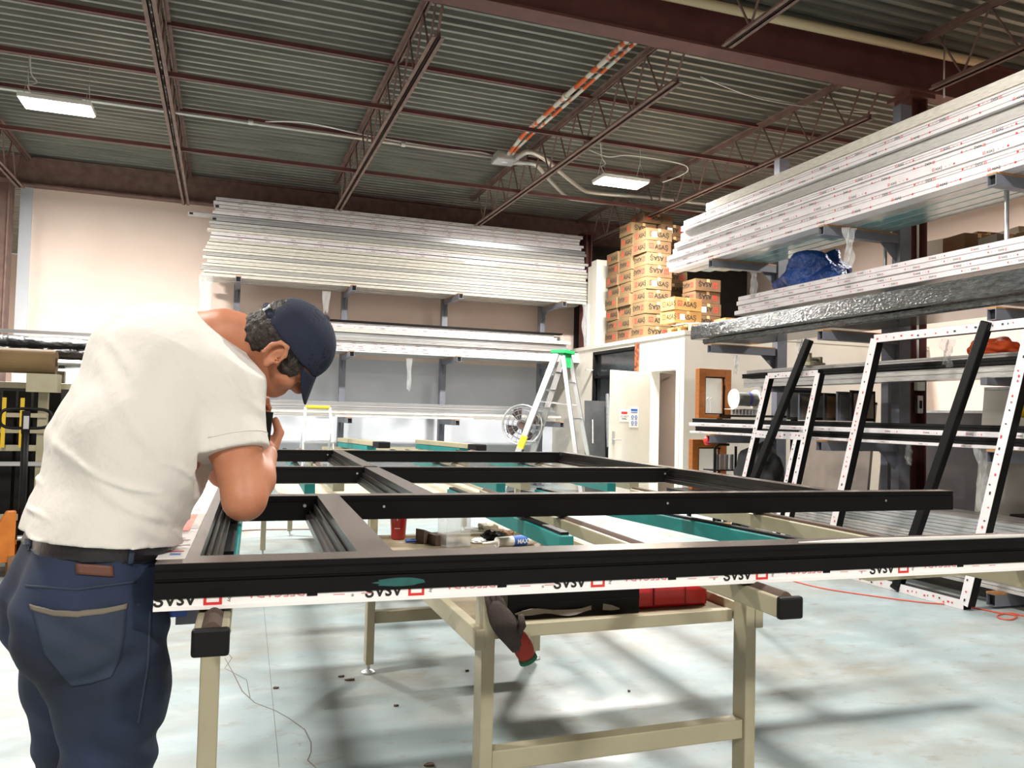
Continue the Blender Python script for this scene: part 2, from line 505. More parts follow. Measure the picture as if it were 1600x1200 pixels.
def joist(x, y0, y1, label, ends=(0.35, 0.35)):
    t = thing('roof_joist', label, 'joist', (x, y0, CH), group='open web roof joists')
    L = y1 - y0
    b = MB().box(-.055, -.012, ends[0], L - ends[1], 0, .008).box(-.02, -.012, ends[0], L - ends[1], 0, .05).box(.012, .055, ends[0], L - ends[1], 0, .008).box(.012, .02, ends[0], L - ends[1], 0, .05)
    b.build('bottom_chord', M_steel2, t)
    h = CT - CH
    b = MB().box(-.055, -.012, 0, L, h, h + .008).box(-.02, -.012, 0, L, h - .05, h).box(.012, .055, 0, L, h, h + .008).box(.012, .02, 0, L, h - .05, h)
    b.build('top_chord', M_steel2, t)
    n = int((L - ends[0] - ends[1]) / .57)
    step = (L - ends[0] - ends[1] - .1) / n / 2
    ang = math.atan2(step, h - .05)
    for i in range(n):
        yb = ends[0] + .05 + (2 * i + 1) * step
        for sgn in (-1, 1):
            o = obj('web_rod', rodm, t, (0, yb, .025), (-sgn * ang, 0, 0)); o.scale = (1, 1, (h - .05) / math.cos(ang) / rod_len)
    MB().cyl((0, .02, h - .03), (0, ends[0] + .05, .025), .013, n=6).build('end_rod', M_steel2, t)
    return t


for x, nm in ((-3.0, 'far left'), (-.68, 'left, over the bending man'), (1.64, 'centre left'), (4.02, 'centre right'), (6.38, 'right, above the profile rack'), (8.7, 'far right')):
    joist(x, 6.3, 14.2 if x < -.9 or x > 5 else (14.2 if x < 0 else 13.5), 'thin red open-web roof joist, %s, beyond the deep beam' % nm)
for x, nm in ((4.02, 'centre'), (6.38, 'right')):
    joist(x, -1.4, 6.2, 'short visible end of an open-web joist on the near side of the deep beam, %s' % nm, (.3, .35))
for x, nm in ((1.64, 'left'),):
    joist(x, -1.4, 6.2, 'open-web joist above the camera side of the deep beam, %s' % nm, (.3, .35))

for y, nm in ((8.55, 'nearer'), (11.0, 'farther')):
    for z, w in ((CT - .02, 'upper'), (CH + .03, 'lower')):
        b = MB().box(-8.8, 9.5, y - .02, y + .02, z - .004, z + .004).box(-8.8, 9.5, y - .02, y - .014, z, z + .04)
        tag(b.build('bridging_bar', M_steel), '%s %s red bridging angle crossing under the roof deck' % (nm, w), 'bridging bar', 'joist bridging')

# ------------------------------------------------------------------ conduits
def pipe(name, pts, r, m, label, cat='conduit', couplings=()):
    t = thing(name, label, cat, pts[0])
    o = MB().tube([Vector(p) - Vector(pts[0]) for p in pts], r, 8).build('pipe', m, t, smooth=True)
    for i, (p, d) in enumerate(couplings):
        p = Vector(p) - Vector(pts[0]); d = Vector(d).normalized() * .03
        MB().cyl(p - d, p + d, r * 1.5, n=10).build('coupling', m, t)
    return t


def smooth_path(P, n=6):
    P = [Vector(p) for p in P]; out = []
    for i in range(len(P) - 1):
        p0 = P[max(i - 1, 0)]; p1 = P[i]; p2 = P[i + 1]; p3 = P[min(i + 2, len(P) - 1)]
        for k in range(n):
            t = k / n
            out.append(.5 * ((2 * p1) + (p2 - p0) * t + (2 * p0 - 5 * p1 + 4 * p2 - p3) * t * t + (3 * p1 - p0 - 3 * p2 + p3) * t ** 3))
    return out + [P[-1]]


pipe('electrical_conduit', [(-8.5, 10.72, 5.0), (3.5, 10.78, 5.0)], .022, M_conduit, 'long pale metal conduit crossing left of the junction box', couplings=[((.2, 10.74, 5.0), (1, 0, 0)), ((2.2, 10.77, 5.0), (1, 0, 0))])
pipe('electrical_cable', smooth_path([atZ(415, 190, 5.05), atZ(480, 192, 5.05), atZ(575, 212, 5.06), atZ(690, 232, 5.05), atZ(750, 238, 5.04), atZ(778, 246, 5.02)]), .01, M_white, 'thin white cable running just above the pale conduit', 'cable')
jb = thing('junction_box', 'grey square junction box where the orange conduit meets the pale pipes', 'junction box', (3.66, 10.7, 4.93))
MB().box(-.16, .16, -.16, .16, 0, .1).build('box_body', M_conduit, jb, bevel=.005)
MB().box(-.15, .15, -.15, .15, -.008, 0).build('cover_plate', M_alu, jb)
MB().box(-.04, .04, -.03, .03, -.01, -.008).build('cover_label', M_paper, jb)
M_ow = mat('orange_white_conduit', '#d9622a', 0.5, col2='#d8d2c4', nscale=2.2, lo=.47, hi=.5, stretch=(1, 1.5, 1))
pipe('flexible_conduit', [(3.64, 6.4, 5.06), (3.64, 9.9, 5.06), (3.66, 10.3, 5.03), (3.66, 10.6, 4.99)], .028, M_ow, 'orange and white conduit running away from the deep beam', couplings=[((3.64, 8.5, 5.06), (0, 1, 0))])
pipe('flexible_conduit', [(3.74, 6.4, 5.06), (3.74, 9.9, 5.06), (3.72, 10.4, 5.02), (3.72, 10.6, 4.99)], .02, M_ow, 'thinner orange conduit beside the orange and white one')
pipe('electrical_conduit', smooth_path([(3.8, 10.62, 4.97)] + [atZ(*p, 4.9) for p in ((822, 238), (836, 240), (856, 252), (905, 292), (930, 301), (1010, 308), (1100, 318))] + [(8.2, 11.3, 4.9)]), .035, M_conduit, 'upper of two bent pale conduits right of the junction box', couplings=[(atZ(1032, 310, 4.9), (1, 0, 0))])
pipe('electrical_conduit', smooth_path([(3.8, 10.75, 4.95)] + [atZ(*p, 4.9) for p in ((815, 254), (838, 258), (858, 280), (885, 306), (905, 312), (1000, 322), (1085, 330))] + [(8.2, 11.8, 4.9)]), .033, M_conduit, 'lower of two bent pale conduits right of the junction box', couplings=[(atZ(996, 322, 4.9), (1, 0, 0)), (atZ(1052, 328, 4.9), (1, 0, 0))])
pipe('sprinkler_pipe', [atY(1010, -14, 5.98), atY(1545, 101, 5.98)], .045, mat('cream_pipe', '#c9b996', .5), 'cream pipe along the near side of the deep red beam', 'pipe')
for px, z0 in ((1474, 4.2),):
    p = atY(1475, 160, 5.9); pipe('hanger_rod', [(p.x, 5.9, 4.55), (p.x, 5.9, 5.2)], .008, M_conduit, 'thin hanger rod beside the red column head', 'rod')
pipe('roof_cable', smooth_path([atZ(1095, 120, 5.1), atZ(1180, 152, 5.0), atZ(1270, 168, 4.95), atZ(1368, 177, 4.95)]), .008, M_conduit, 'thin drooping cable between two roof joists on the right', 'cable')
pipe('roof_cable', smooth_path([atZ(920, 234, 5.1), atZ(950, 245, 5.0), atZ(985, 243, 5.0), atZ(1060, 255, 5.0), atZ(1075, 265, 5.0), atZ(1062, 275, 4.95), atZ(1035, 285, 4.9)]), .008, M_white, 'looping white cable above the right ceiling lamp', 'cable')


# ------------------------------------------------------------------ LED high-bay lamps
def lamp(x, y, z, label, power=1.0):
    t = thing('ceiling_lamp', label, 'ceiling lamp', (x, y, z), group='LED high bay lamps')
    MB().box(-.36, .36, -.19, .19, 0, .05).box(-.25, .25, -.07, .07, .05, .1).build('housing', M_white, t, bevel=.006)
    MB().box(-.34, .34, -.17, .17, -.012, 0).build('diffuser', M_led, t)
    for s in (-1, 1):
        MB().tube([(s * .3, -.15, .05), (s * .3, 0, .32), (s * .3, .15, .05)], .004, 5).build('hanger_wire', M_conduit, t)
        MB().cyl((s * .3, 0, .32), (s * .3, 0, ZD - z), .004, n=5).build('chain', M_conduit, t)
    cp = smooth_path([(-.25, .0, .1), (-.3, .02, .2), (-.22, .05, .26), (-.28, .05, .35), (-.3, .06, ZD - z - .02)])
    MB().tube(cp, .007, 6).build('power_cord', M_white, t)
    ld = bpy.data.lights.new('lamp_light', 'AREA'); ld.shape = 'RECTANGLE'; ld.size = .68; ld.size_y = .34
    ld.energy = LAMP_POWER * power; ld.color = (1.0, .96, .91)
    lo = bpy.data.objects.new('lamp_light', ld); COL.objects.link(lo); lo.parent = t; lo.location = (0, 0, -.02)
    return t


p1 = atZ(90, 167, 4.62); p2 = atZ(970, 286, 4.62)
lamp(p1.x, p1.y, 4.62, 'glowing rectangular LED lamp at the upper left of the hall')
lamp(p2.x, p2.y, 4.62, 'glowing rectangular LED lamp hanging before the stacked cartons')
for x, y, nm in ((-1.95, 3.5, 'left of the work frame'), (3.1, 3.5, 'over the right end of the work frame'), (-1.95, -2.6, 'behind the camera, left'), (3.1, -2.6, 'behind the camera, right'),
                 (8.4, 6.6, 'added to light the aisle behind the right rack'), (-6.5, 10.1, 'far left bay'), (-5.5, 18.0, 'added to light the hall beyond the cream wall')):  # lamps out of view; aisle and hall ones are added to light those areas
    lamp(x, y, 4.62, 'LED high bay lamp outside the picture, ' + nm, .3 if y == 3.5 else (.3 if x == 8.4 else .45))
ol = thing('office_fill_lamp', 'small unseen ceiling lamp added to light the office room', 'ceiling lamp', (6.9, 11.2, 2.44))  # added lamp, out of view, brightens the room behind the doorway
MB().box(-.3, .3, -.08, .08, 0, .05).build('housing', M_white, ol)
MB().box(-.28, .28, -.07, .07, -.01, 0).build('diffuser', mat('office_diffuser', '#ffffff', .5, emit='#ffe9cf', estr=6.0), ol)
ld_ = bpy.data.lights.new('lamp_light', 'AREA'); ld_.shape = 'RECTANGLE'; ld_.size = .56; ld_.size_y = .14; ld_.energy = 18; ld_.color = (1, .9, .78)
lo_ = bpy.data.objects.new('lamp_light', ld_); COL.objects.link(lo_); lo_.parent = ol; lo_.location = (0, 0, -.02)

# ------------------------------------------------------------------ profiles (long extruded bars)
def prof_poly(h, d, style):
    g = min(.008, d * .12)
    if style == 'groove':
        return [(0, 0), (0, .40 * h), (g, .43 * h), (g, .5 * h), (0, .53 * h), (0, h), (d, h), (d, 0)]
    if style == 'step':
        return [(g * 2, 0), (g * 2, .2 * h), (0, .2 * h), (0, .92 * h), (g, .92 * h), (g, h), (d, h), (d, 0)]
    if style == 'round':
        return [(g, 0), (0, .12 * h), (0, .88 * h), (g, h), (d - g, h), (d, .88 * h), (d, .12 * h), (d - g, 0)]
    return [(0, 0), (0, .3 * h), (g, .33 * h), (g, .38 * h), (0, .41 * h), (0, .62 * h), (g, .65 * h), (g, .7 * h), (0, .73 * h), (0, h), (d, h), (d, 0)]


_PM = {}


def prof_mesh(L, h, d, style, m):
    k = (round(L, 3), round(h, 4), round(d, 4), style, m.name)
    if k not in _PM:
        P = prof_poly(h, d, style)
        _PM[k] = MB().extrude([(0, y, z) for y, z in P], [(L, y, z) for y, z in P]).mesh('bar', m)
    return _PM[k]


_PR = {}


def print_mesh(L, h, seed, dense=.42, flip=False):
    k = (round(L, 2), round(h, 3), seed, dense, flip)
    if k in _PR: return _PR[k]
    rnd = random.Random(seed); mb = MB()
    y = -.0012; s = min(h * .42, .034); zb = h * .5 - s * .36
    if flip: U, V = Vector((-1, 0, 0)), Vector((0, 0, -1))
    else: U, V = Vector((1, 0, 0)), Vector((0, 0, 1))
    x = rnd.uniform(.05, dense)
    while x < L - dense:
        O = Vector((x, y, zb)) if not flip else Vector((x + dense * .8, y, zb + s * .72))
        put_logo(mb, O, U, V, s * .8, 1)
        put_text(mb, 'ASAŞ', s, O + U * s * 1.05, U, V, .012, 0)
        for q in range(3):
            a = O + U * (s * (4.6 + q * 1.4)) + V * s * .25
            n = 6; r = s * (.2 if q < 2 else .34)
            mb.add([a + U * r * math.cos(2 * PI * i / n) + V * r * math.sin(2 * PI * i / n) for i in range(n)], [tuple(range(n))], 1 if q == 2 else 2)
        x += dense
    _PR[k] = mb.mesh('film_print', [M_inkblack, M_inkred, M_inkpink])
    return _PR[k]


KINDS = {'printed': (M_film, 'white printed-film bar'), 'grey': (M_filmgrey, 'grey plastic-wrapped bar'), 'cream': (M_filmcream, 'cream plastic-wrapped bar'),
         'silver': (M_silver, 'silver metallic bar'), 'black': (M_profblack, 'black bar'), 'teal': (M_tealfilm, 'bar with teal film beneath')}


def profile(kind, L, h, d, loc, rz, label, group, style='groove', seed=0, printed=None, dense=.42, tilt=0.0):
    m = KINDS[kind][0]
    o = obj('window_profile', prof_mesh(L, h, d, style, m), None, loc, (0, tilt, rz))
    tag(o, label, 'profile bar', group)
    if printed or (printed is None and kind == 'printed'):
        obj('film_print', print_mesh(L, h, seed, dense, seed % 2 == 1), o)['kind'] = 'stuff'
    return o


# ------------------------------------------------------------------ cantilever racks
def arm_mesh(L, w=.075, h=.085, t=.006):
    """hollow square tube along -Y from 0 to -L, open end, pine strip separate"""
    mb = MB()
    mb.box(-w / 2, -w / 2 + t, -L, 0, -h, 0).box(w / 2 - t, w / 2, -L, 0, -h, 0).box(-w / 2 + t, w / 2 - t, -L, 0, -t, 0).box(-w / 2 + t, w / 2 - t, -L, 0, -h, -h + t)
    return mb.mesh('arm', M_rackgrey)


def rack(name, label, stations, levels, L, top, direction, group=None, strips=True):
    """stations: list of (x, y) of the upright front face; direction: rz so that local -Y points to the arm ends"""
    t = thing(name, label, 'rack', (stations[0][0], stations[0][1], 0))
    am = arm_mesh(L); sm = MB().box(-.04, .04, -L, -.02, 0, .012).mesh('pine_strip', M_wood)
    pm = MB().box(-.028, .028, -L + .03, -L + .028, -.07, -.01).mesh('hole_shade', M_holedark)  # near-black plate stands in for the shade inside the open tube
    um = MB().box(-.05, .05, 0, .14, 0, top).mesh('upright', M_rackgrey)
    fm = MB().box(-.06, .06, -.1, .16, 0, .02).mesh('base_plate', M_rackgrey)
    gm = MB().extrude([(-.006, 0, -.085), (-.006, -.2, -.085), (-.006, 0, -.26)], [(.006, 0, -.085), (.006, -.2, -.085), (.006, 0, -.26)]).mesh('gusset', M_rackgrey)
    o0 = Vector((stations[0][0], stations[0][1], 0))
    for (x, y) in stations:
        base = Vector((x, y, 0)) - o0
        obj('upright', um, t, base, (0, 0, direction)); obj('base_plate', fm, t, base, (0, 0, direction))
        for z in levels:
            zz = base + Vector((0, 0, z - (.012 if strips else 0)))
            a = obj('arm', am, t, zz, (0, 0, direction))
            if strips: obj('pine_strip', sm, a)
            obj('hole_shade', pm, a)
            if z > .5: obj('gusset', gm, a)
    return t


# back wall rack, arms toward the camera
BY = 13.2
xs = [atY(px, 452, 13.0).x for px in (372, 553, 720, 882)]
rack('cantilever_rack', 'grey cantilever rack along the cream back wall loaded with long bars', [(x, 14.0) for x in xs], [1.215, 2.29, 3.36], 1.02, 4.55, 0)

# top stack
rnd = random.Random(3)
z = 3.362; rows = []
plan = ['cream', 'cream', 'grey', 'cream', 'cream', 'cream', 'grey', 'cream', 'cream', 'cream', 'cream', 'printed', 'printed', 'cream', 'grey', 'grey', 'silver', 'silver', 'printed', 'printed', 'printed', 'printed', 'printed', 'grey']
hs = [.05, .05, .055, .05, .055, .06, .055, .05, .055, .06, .05, .055, .055, .055, .06, .06, .055, .05, .055, .055, .055, .055, .06, .07]
n = len(plan)
for i, (k, h) in enumerate(zip(plan, hs)):
    f = i / n
    xl = -.38 + rnd.uniform(-.04, .06) + .12 * f
    xr = 6.22 - .28 * max(0, f - .25) + rnd.uniform(-.05, .05)
    if i == n - 1: xl, xr = .12, 6.1
    if i == 17: xl = -.62
    y0 = BY + rnd.uniform(0, .04) + (.3 if i == n - 1 else .05 * (f > .75))
    pf = profile(k, xr - xl, h - .009, .13, (xl, y0, z), 0, '%s, %s of the tall back-wall stack' % (KINDS[k][1], top(n - 1 - i)), 'bars of the top back stack', ('groove', 'step', 'multi', 'round')[i % 4], i % 4)
    if i in (16, 17, 20): MB().box(.02, .075, -.004, 0, .004, h - .016).build('dark_end', M_holedark, pf)
    z += h
for j in range(1, 5):
    profile('cream' if j % 2 else 'grey', 6.45, .05, .13, (-.35 + rnd.uniform(-.05, .05), BY + .14 * j, 3.362), 0, 'wrapped bar on the underside of the tall back-wall stack, %s from the front' % ORD[j], 'bars under the top back stack', 'round', printed=False)
for j, (zz, hh) in enumerate(((3.42, .52), (3.95, .48))):
    for q in range(4):
        profile(('grey', 'cream')[j], 6.3, hh / 4 - .004, .5, (-.25 + rnd.uniform(-.08, .08), BY + .25, zz + q * hh / 4), 0, 'wrapped bar deep inside the tall back-wall stack, layer %s' % ('one', 'two', 'three', 'four', 'five', 'six', 'seven', 'eight')[j * 4 + q], 'inner bars of the top back stack', 'round', printed=False)

# middle stack
z = 2.292
plan = [('printed', .062, -.2, 6.16), ('printed', .058, -.2, 6.14), ('printed', .058, -.15, 6.15), ('grey', .05, -.25, 5.85), ('silver', .045, -.1, 5.9), ('silver', .045, -.1, 5.8), ('cream', .06, -.25, 5.86), ('printed', .055, -.2, 5.6), ('printed', .05, -.3, 5.55), ('black', .035, -.45, 5.7)]
for i, (k, h, xl, xr) in enumerate(plan):
    profile(k, xr - xl, h - .008, .13, (xl, BY + .03 * (i % 3), z), 0, '%s, %s of the middle back-wall stack' % (KINDS[k][1], top(len(plan) - 1 - i)), 'bars of the middle back stack', ('groove', 'multi')[i % 2], 4 + i % 3, dense=.36)
    z += h
for j in range(1, 5):
    profile('grey', 6.2, .05, .15, (-.2, BY + .16 * j, 2.292), 0, 'wrapped bar on the underside of the middle back-wall stack, %s from the front' % ORD[j], 'bars under the middle back stack', 'round', printed=False)
for j in range(4):
    profile('grey', 6.0, .1, .5, (-.2, BY + .16, 2.345 + .104 * j), 0, 'wrapped bar deep inside the middle back-wall stack, layer %s' % ('one', 'two', 'three', 'four')[j], 'inner bars of the middle back stack', 'round', printed=False)

# lower stack
z = 1.217
plan = [('grey', .05, .0, 5.6), ('cream', .05, .1, 5.7), ('silver', .055, .0, 5.65), ('silver', .05, .05, 5.6), ('silver', .045, .1, 5.55)]
for i, (k, h, xl, xr) in enumerate(plan):
    for j in range(2):
        profile(k, xr - xl, h - .003, .17, (xl + j * .05, BY + .05 * (i > 2) + .18 * j, z), 0, '%s, %s of the low back-wall stack, %s row' % (KINDS[k][1], top(4 - i), ('front', 'second')[j]), 'bars of the low back stack', ('multi', 'step')[i % 2], i, printed=False)
    z += h
wp = atY(524, 651, 12.95); wq = atY(740, 658, 12.95)
profile('printed', wq.x - wp.x, .03, .06, (wp.x, 12.97, 1.2175), 0, 'short white trim strip lying on the arm tips of the low back rack level', 'loose strips', 'round', printed=False)
profile('grey', 1.6, .02, .08, (5.9, 12.6, 2.12), math.radians(-8), 'pale loose strip poking out beside the orange arrow sign', 'loose strips', 'round', printed=False)

# ------------------------------------------------------------------ right rack, arms toward -X
AX = 5.3
stn = [2.53, 4.33, 6.13, 7.97]
rack('cantilever_rack', 'grey cantilever rack on the right with pine-topped arms and four levels', [(6.22, y) for y in stn], [.115, 1.15, 2.2, 3.2], .92, 4.5, -PI / 2)


def rbar(kind, L, h, d, x, yfar, z, label, group, **k):
    """bar along Y, its face toward -X; yfar = far end"""
    return profile(kind, L, h, d, (x, yfar, z), -PI / 2, label, group, **k)


rnd = random.Random(11)
z = 3.202
plan = [('printed', .075), ('printed', .07), ('printed', .07), ('printed', .07), ('printed', .065), ('grey', .12), ('printed', .065), ('printed', .065), ('cream', .12)]
for i, (k, h) in enumerate(plan):
    x = AX + .03 + (.0, .015, .005, .02, .0, .045, .0, .02, .05)[i]
    yf = 8.95 + (.0, .08, .04, -.05, -.12, -.2, -.25, -.3, -.75)[i] + rnd.uniform(-.03, .03)
    rbar(k, 6.5, h - .003, .14, x, yf, z, '%s, %s of the top-right stack' % (KINDS[k][1], top(len(plan) - 1 - i)), 'bars of the top right stack', style=('groove', 'multi', 'step')[i % 3], seed=20 + i, dense=.46)
    z += h
for j in range(1, 5):
    rbar('teal' if j > 1 else 'grey', 6.4, .07, .15, AX + .03 + .155 * j, 8.9 - .1 * j, 3.202, 'film-covered bar on the underside of the top-right stack, %s from its face' % ORD[j], 'bars under the top right stack', style='round', printed=False)
for j in range(4):
    rbar('cream', 6.3, .148, .6, AX + .25, 8.7, 3.28 + .153 * j, 'wrapped bar inside the top-right stack, layer %s' % ('one', 'two', 'three', 'four')[j], 'inner bars of the top right stack', style='round', printed=False)
# second shelf of white bars and the black wrapped bundle below
z = 2.525
for i in range(4):
    rbar('printed', 5.6, .05, .2, AX + .2 + .01 * (i % 2), 7.75 + rnd.uniform(-.04, .04), z, '%s, %s of the four above the black bundle' % (KINDS['printed'][1], top(3 - i)), 'white bars above the black bundle', style='round', seed=31 + i, dense=.4)
    z += .053
M_blackwrap = mat('black_shrink_wrap', '#2b2d2d', .25, col2='#4d5050', nscale=12, bump=.9, bscale=26, coat=.6, stretch=(1, 3, 3), bdist=.02)
KINDS['wrap'] = (M_blackwrap, 'bundle in black shrink wrap')
M_blackbag = M_blackwrap
rbar('wrap', 6.3, .17, .5, AX + .02, 8.4, 2.285, 'thick bundle of bars in torn black shrink wrap on the right rack', 'black wrapped bundles', style='round')
rbar('wrap', 6.1, .06, .5, AX + .06, 8.2, 2.216, 'thin black bar layer under the torn black bundle', 'black wrapped bundles', style='step')
# level 1.8: long grey and black bars behind (on the column side)
for i, (k, zz, x, h) in enumerate((('grey', 1.70, 5.62, .09), ('black', 1.80, 5.6, .05), ('grey', 1.86, 5.66, .035))):
    rbar(k, 5.6, h, .22, x, 7.75, zz, '%s on the inner mid-height shelf of the right rack, %s from below' % (KINDS[k][1], ('first', 'second', 'third')[i]), 'inner shelf bars', style='groove', printed=False)
for y in (4.6, 7.3):
    t = tag(MB().box(5.55, 6.22, y - .03, y + .03, 1.64, 1.70).build('shelf_bracket', M_rackgrey), 'grey bracket arm carrying the inner mid-height bars, %s' % ('near the camera' if y < 5 else 'at the far end'), 'bracket')
# low level
z = 1.152
plan = [('printed', .03, 5.7), ('black', .055, 5.9), ('printed', .045, 5.8), ('black', .05, 5.9)]
for i, (k, h, L) in enumerate(plan):
    for j in range(2):
        rbar(k, L, h - .003, .2, AX + .05 + .02 * (i % 2) + .22 * j, 8.4 + rnd.uniform(-.06, .06), z, '%s, %s on the waist-high right rack level, %s row' % (KINDS[k][1], top(3 - i), ('front', 'second')[j]), 'bars of the waist-high right level', style=('round', 'groove')[i % 2], seed=40 + i, printed=(k == 'printed' and j == 0), dense=.4)
    z += h
# floor level
z = .117
for i in range(6):
    for j in range(2):
        rbar('silver' if (i + j) % 3 else 'grey', 5.4, .077, .24, AX + .1 + .03 * i + .26 * j, 7.2 - .05 * i, z, 'grey profile in the floor-level right stack, %s, %s row' % (top(5 - i), ('front', 'second')[j]), 'bars of the floor level right stack', style='multi', printed=False)
    z += .08

# ------------------------------------------------------------------ big window frame on the tables
TR = math.radians(-2.0)
MT = Matrix.Rotation(TR, 4, 'Z')
ZT, ZBm = 1.0, .91
fr = thing('window_frame', 'large black window frame lying flat across the work tables', 'window frame', (0, 0, 0), TR)
M_filmwhite = mat('white_cover_film', '#f0eeec', .35, coat=.2)
FX0, FX1 = -.18, 3.0
# front rail: body, bare top, white film strip, groove
fy = 1.77
P = [(fy - .004, .9295), (fy - .004, .962), (fy + .002, .964), (fy + .002, .968), (fy - .004, .970), (fy - .004, .984), (fy, .988), (fy, ZT), (fy + .08, ZT), (fy + .08, ZBm), (fy + .004, ZBm), (fy + .004, .9295)]
rail = MB().extrude([(FX0, y, z) for y, z in P], [(FX1, y, z) for y, z in P]).build('front_rail', M_profblack, fr)
MB().box(FX0, FX1, fy - .001, fy + .08, ZT, ZT + .0012).build('bare_top', M_proftop, rail)
strip = MB().box(FX0, FX1, fy - .001, fy + .004, ZBm - .002, .936).box(FX0, FX1, fy - .0045, fy + .004, ZBm - .004, ZBm + .004).build('cover_film', M_filmwhite, rail)
U = Vector((-1, 0, 0)); V = Vector((0, 0, -1))


def xt_at(px, py, y):
    p = atZ(px, py, .92); d = ray(px, py)
    # intersect the rotated plane y_t = y
    c, s = math.cos(-TR), math.sin(-TR)
    o = Vector((0, 0, HC)); oy = s * o.x + c * o.y; dy = s * d.x + c * d.y
    q = o + d * ((y - oy) / dy); return c * q.x - s * q.y


for k, (px, py) in enumerate(((347, 935), (663, 925), (945, 913), (1200, 903), (1420, 897))):
    x = xt_at(px, py, fy - .002)
    lb = MB(); put_text(lb, 'ASAŞ', .034, (x - .048, fy - .0019, .9400), U, V, .03); put_text(lb, '®', .008, (x - .155, fy - .0019, .924), U, V); put_text(lb, 'by', .01, (x + .012, fy - .0019, .928), (0, 0, -1), (1, 0, 0))
    lo = lb.build('lettering', M_inkblack, strip)
    lg = MB(); put_logo(lg, (x, fy - .0019, .9500), U, V, .036); lg.build('logo', M_inkred, strip)
    tx = MB(); put_text(tx, 'DEECADA', .026, (x + .165, fy - .0019, .942), U, V); tx.build('red_lettering', M_inkpink, strip)
    MB().box(x + .17, x + .192, fy - .0024, fy, .9235, .94).build('film_gap', M_profblack, strip)
    dsh = MB(); put_rect(dsh, (x + .25, fy - .0019, .925), U, V, 0, .025, 0, .0015); put_rect(dsh, (x + .31, fy - .0019, .925), U, V, 0, .025, 0, .0015); dsh.build('red_dash', M_inkpink, strip)
sm = MB(); cx = xt_at(625, 900, fy - .004); n = 18
sm.add([(cx + .055 * math.cos(2 * PI * i / n) * (1 + .15 * math.sin(3 * i)), fy - .0045, .946 + .0095 * math.sin(2 * PI * i / n)) for i in range(n)], [tuple(range(n))])
sm.build('teal_smudge', mat('teal_smudge', '#1c5f5c', .6, col2='#153f3d', nscale=30), rail)
pb = xt_at(1250, 850, fy)
MB().tube([(pb, fy + .005, ZT + .004), (pb + .2, fy - .002, ZT + .006), (pb + .6, fy, ZT + .005), (FX1, fy, ZT + .005)], [.002, .007, .006, .006], 6).build('peeled_film', mat('peeled_film', '#d9d5d0', .2, coat=.8), rail, smooth=True)


def rail_y(name, x0, x1, y0, y1, reb=.05, side=-1, white=0.0, cap=M_proftop):
    """rail along table Y with a stepped rebate on one side"""
    xr = x0 - reb if side < 0 else x1 + reb
    if side < 0:
        P = [(xr, ZBm), (xr, .932), (xr + reb * .3, .932), (xr + reb * .3, .945), (xr + reb * .45, .945), (xr + reb * .45, .938), (xr + reb * .7, .938), (xr + reb * .7, .97), (xr + reb * .85, .97), (xr + reb * .85, .962), (x0, .962), (x0, ZT), (x1, ZT), (x1, ZBm)]
    else:
        P = [(x0, ZBm), (x0, ZT), (x1, ZT), (x1, .962), (x1 + reb * .15, .962), (x1 + reb * .15, .97), (x1 + reb * .3, .97), (x1 + reb * .3, .938), (x1 + reb * .55, .938), (x1 + reb * .55, .945), (x1 + reb * .7, .945), (x1 + reb * .7, .932), (xr, .932), (xr, ZBm)]
    r = MB().extrude([(x, y0, z) for x, z in P], [(x, y1, z) for x, z in P]).build(name, M_proffin, fr)
    MB().box(x0, x1, y0, y1, ZT, ZT + .0012).build('bare_top', cap, r)
    return r


M_proffin = mat('profile_inner', '#171413', .3, col2='#2c2725', nscale=8, spec=.35, stretch=(6, .5, 6))
YB1, YB2 = 6.55, 6.63
lr = rail_y('left_rail', -.18, -.1, 1.85, YB2, .032, +1)
# white film over the outer part of the left rail
lf = MB().box(-.184, -.127, 1.82, YB2, ZT + .0012, ZT + .0024).build('cover_film', M_filmwhite, lr)
zz = ZT + .0028
lb = MB(); lt = MB(); lr2 = MB(); lbl = MB()
random.seed(21)
put_rect(lr2, (-.17, 1.9, zz), (1, 0, 0), (0, 1, 0), .004, .034, 0, .012)
put_rect(lbl, (-.17, 1.86, zz), (1, 0, 0), (0, 1, 0), .008, .03, 0, .012); put_rect(lbl, (-.17, 1.88, zz), (1, 0, 0), (0, 1, 0), .008, .03, 0, .006)
put_rect(lb, (-.17, 2.06, zz), (1, 0, 0), (0, 1, 0), .012, .036, 0, .008)
yy = 1.93
while yy < 5.5:
    w = random.uniform(.012, .034)
    (lb if random.random() < .5 else lt).__class__
    tgt = random.choice((lb, lt, lr2)) if random.random() < .6 else lt
    put_rect(tgt, (-.172 + random.uniform(0, .012), yy, zz), (1, 0, 0), (0, 1, 0), 0, w, 0, random.choice((.003, .004, .006)))
    yy += random.uniform(.012, .04)
for m_, q, nm in ((M_inkblack, lb, 'black_print'), (M_inkpink, lt, 'pink_print'), (M_inkred, lr2, 'red_print'), (M_inkblue, lbl, 'blue_print')):
    q.build(nm, m_, lf)['kind'] = 'stuff'
MB().box(-.183, -.147, 2.22, 2.55, zz, zz + .0006).build('red_tape', mat('red_tape', '#d8604c', .4, col2='#e08a7a', nscale=18), lf)
MB().box(-.147, -.127, 2.25, 2.56, zz, zz + .0004).build('grey_tape', mat('grey_tape', '#b9b2ab', .3), lf)
rail_y('near_mullion', .235, .315, 1.85, 3.07, .04, -1)
rail_y('far_mullion', .61, .69, 3.14, YB1, .04, -1)
rr_ = rail_y('right_rail', 2.58, 2.66, 3.14, YB2, .05, -1)
r_x = [('middle_rail', 3.07, 3.14, -.1, 3.26), ('upper_rail', 4.62, 4.69, -.1, 2.56), ('back_rail', YB1, YB2, -.1, 2.56)]
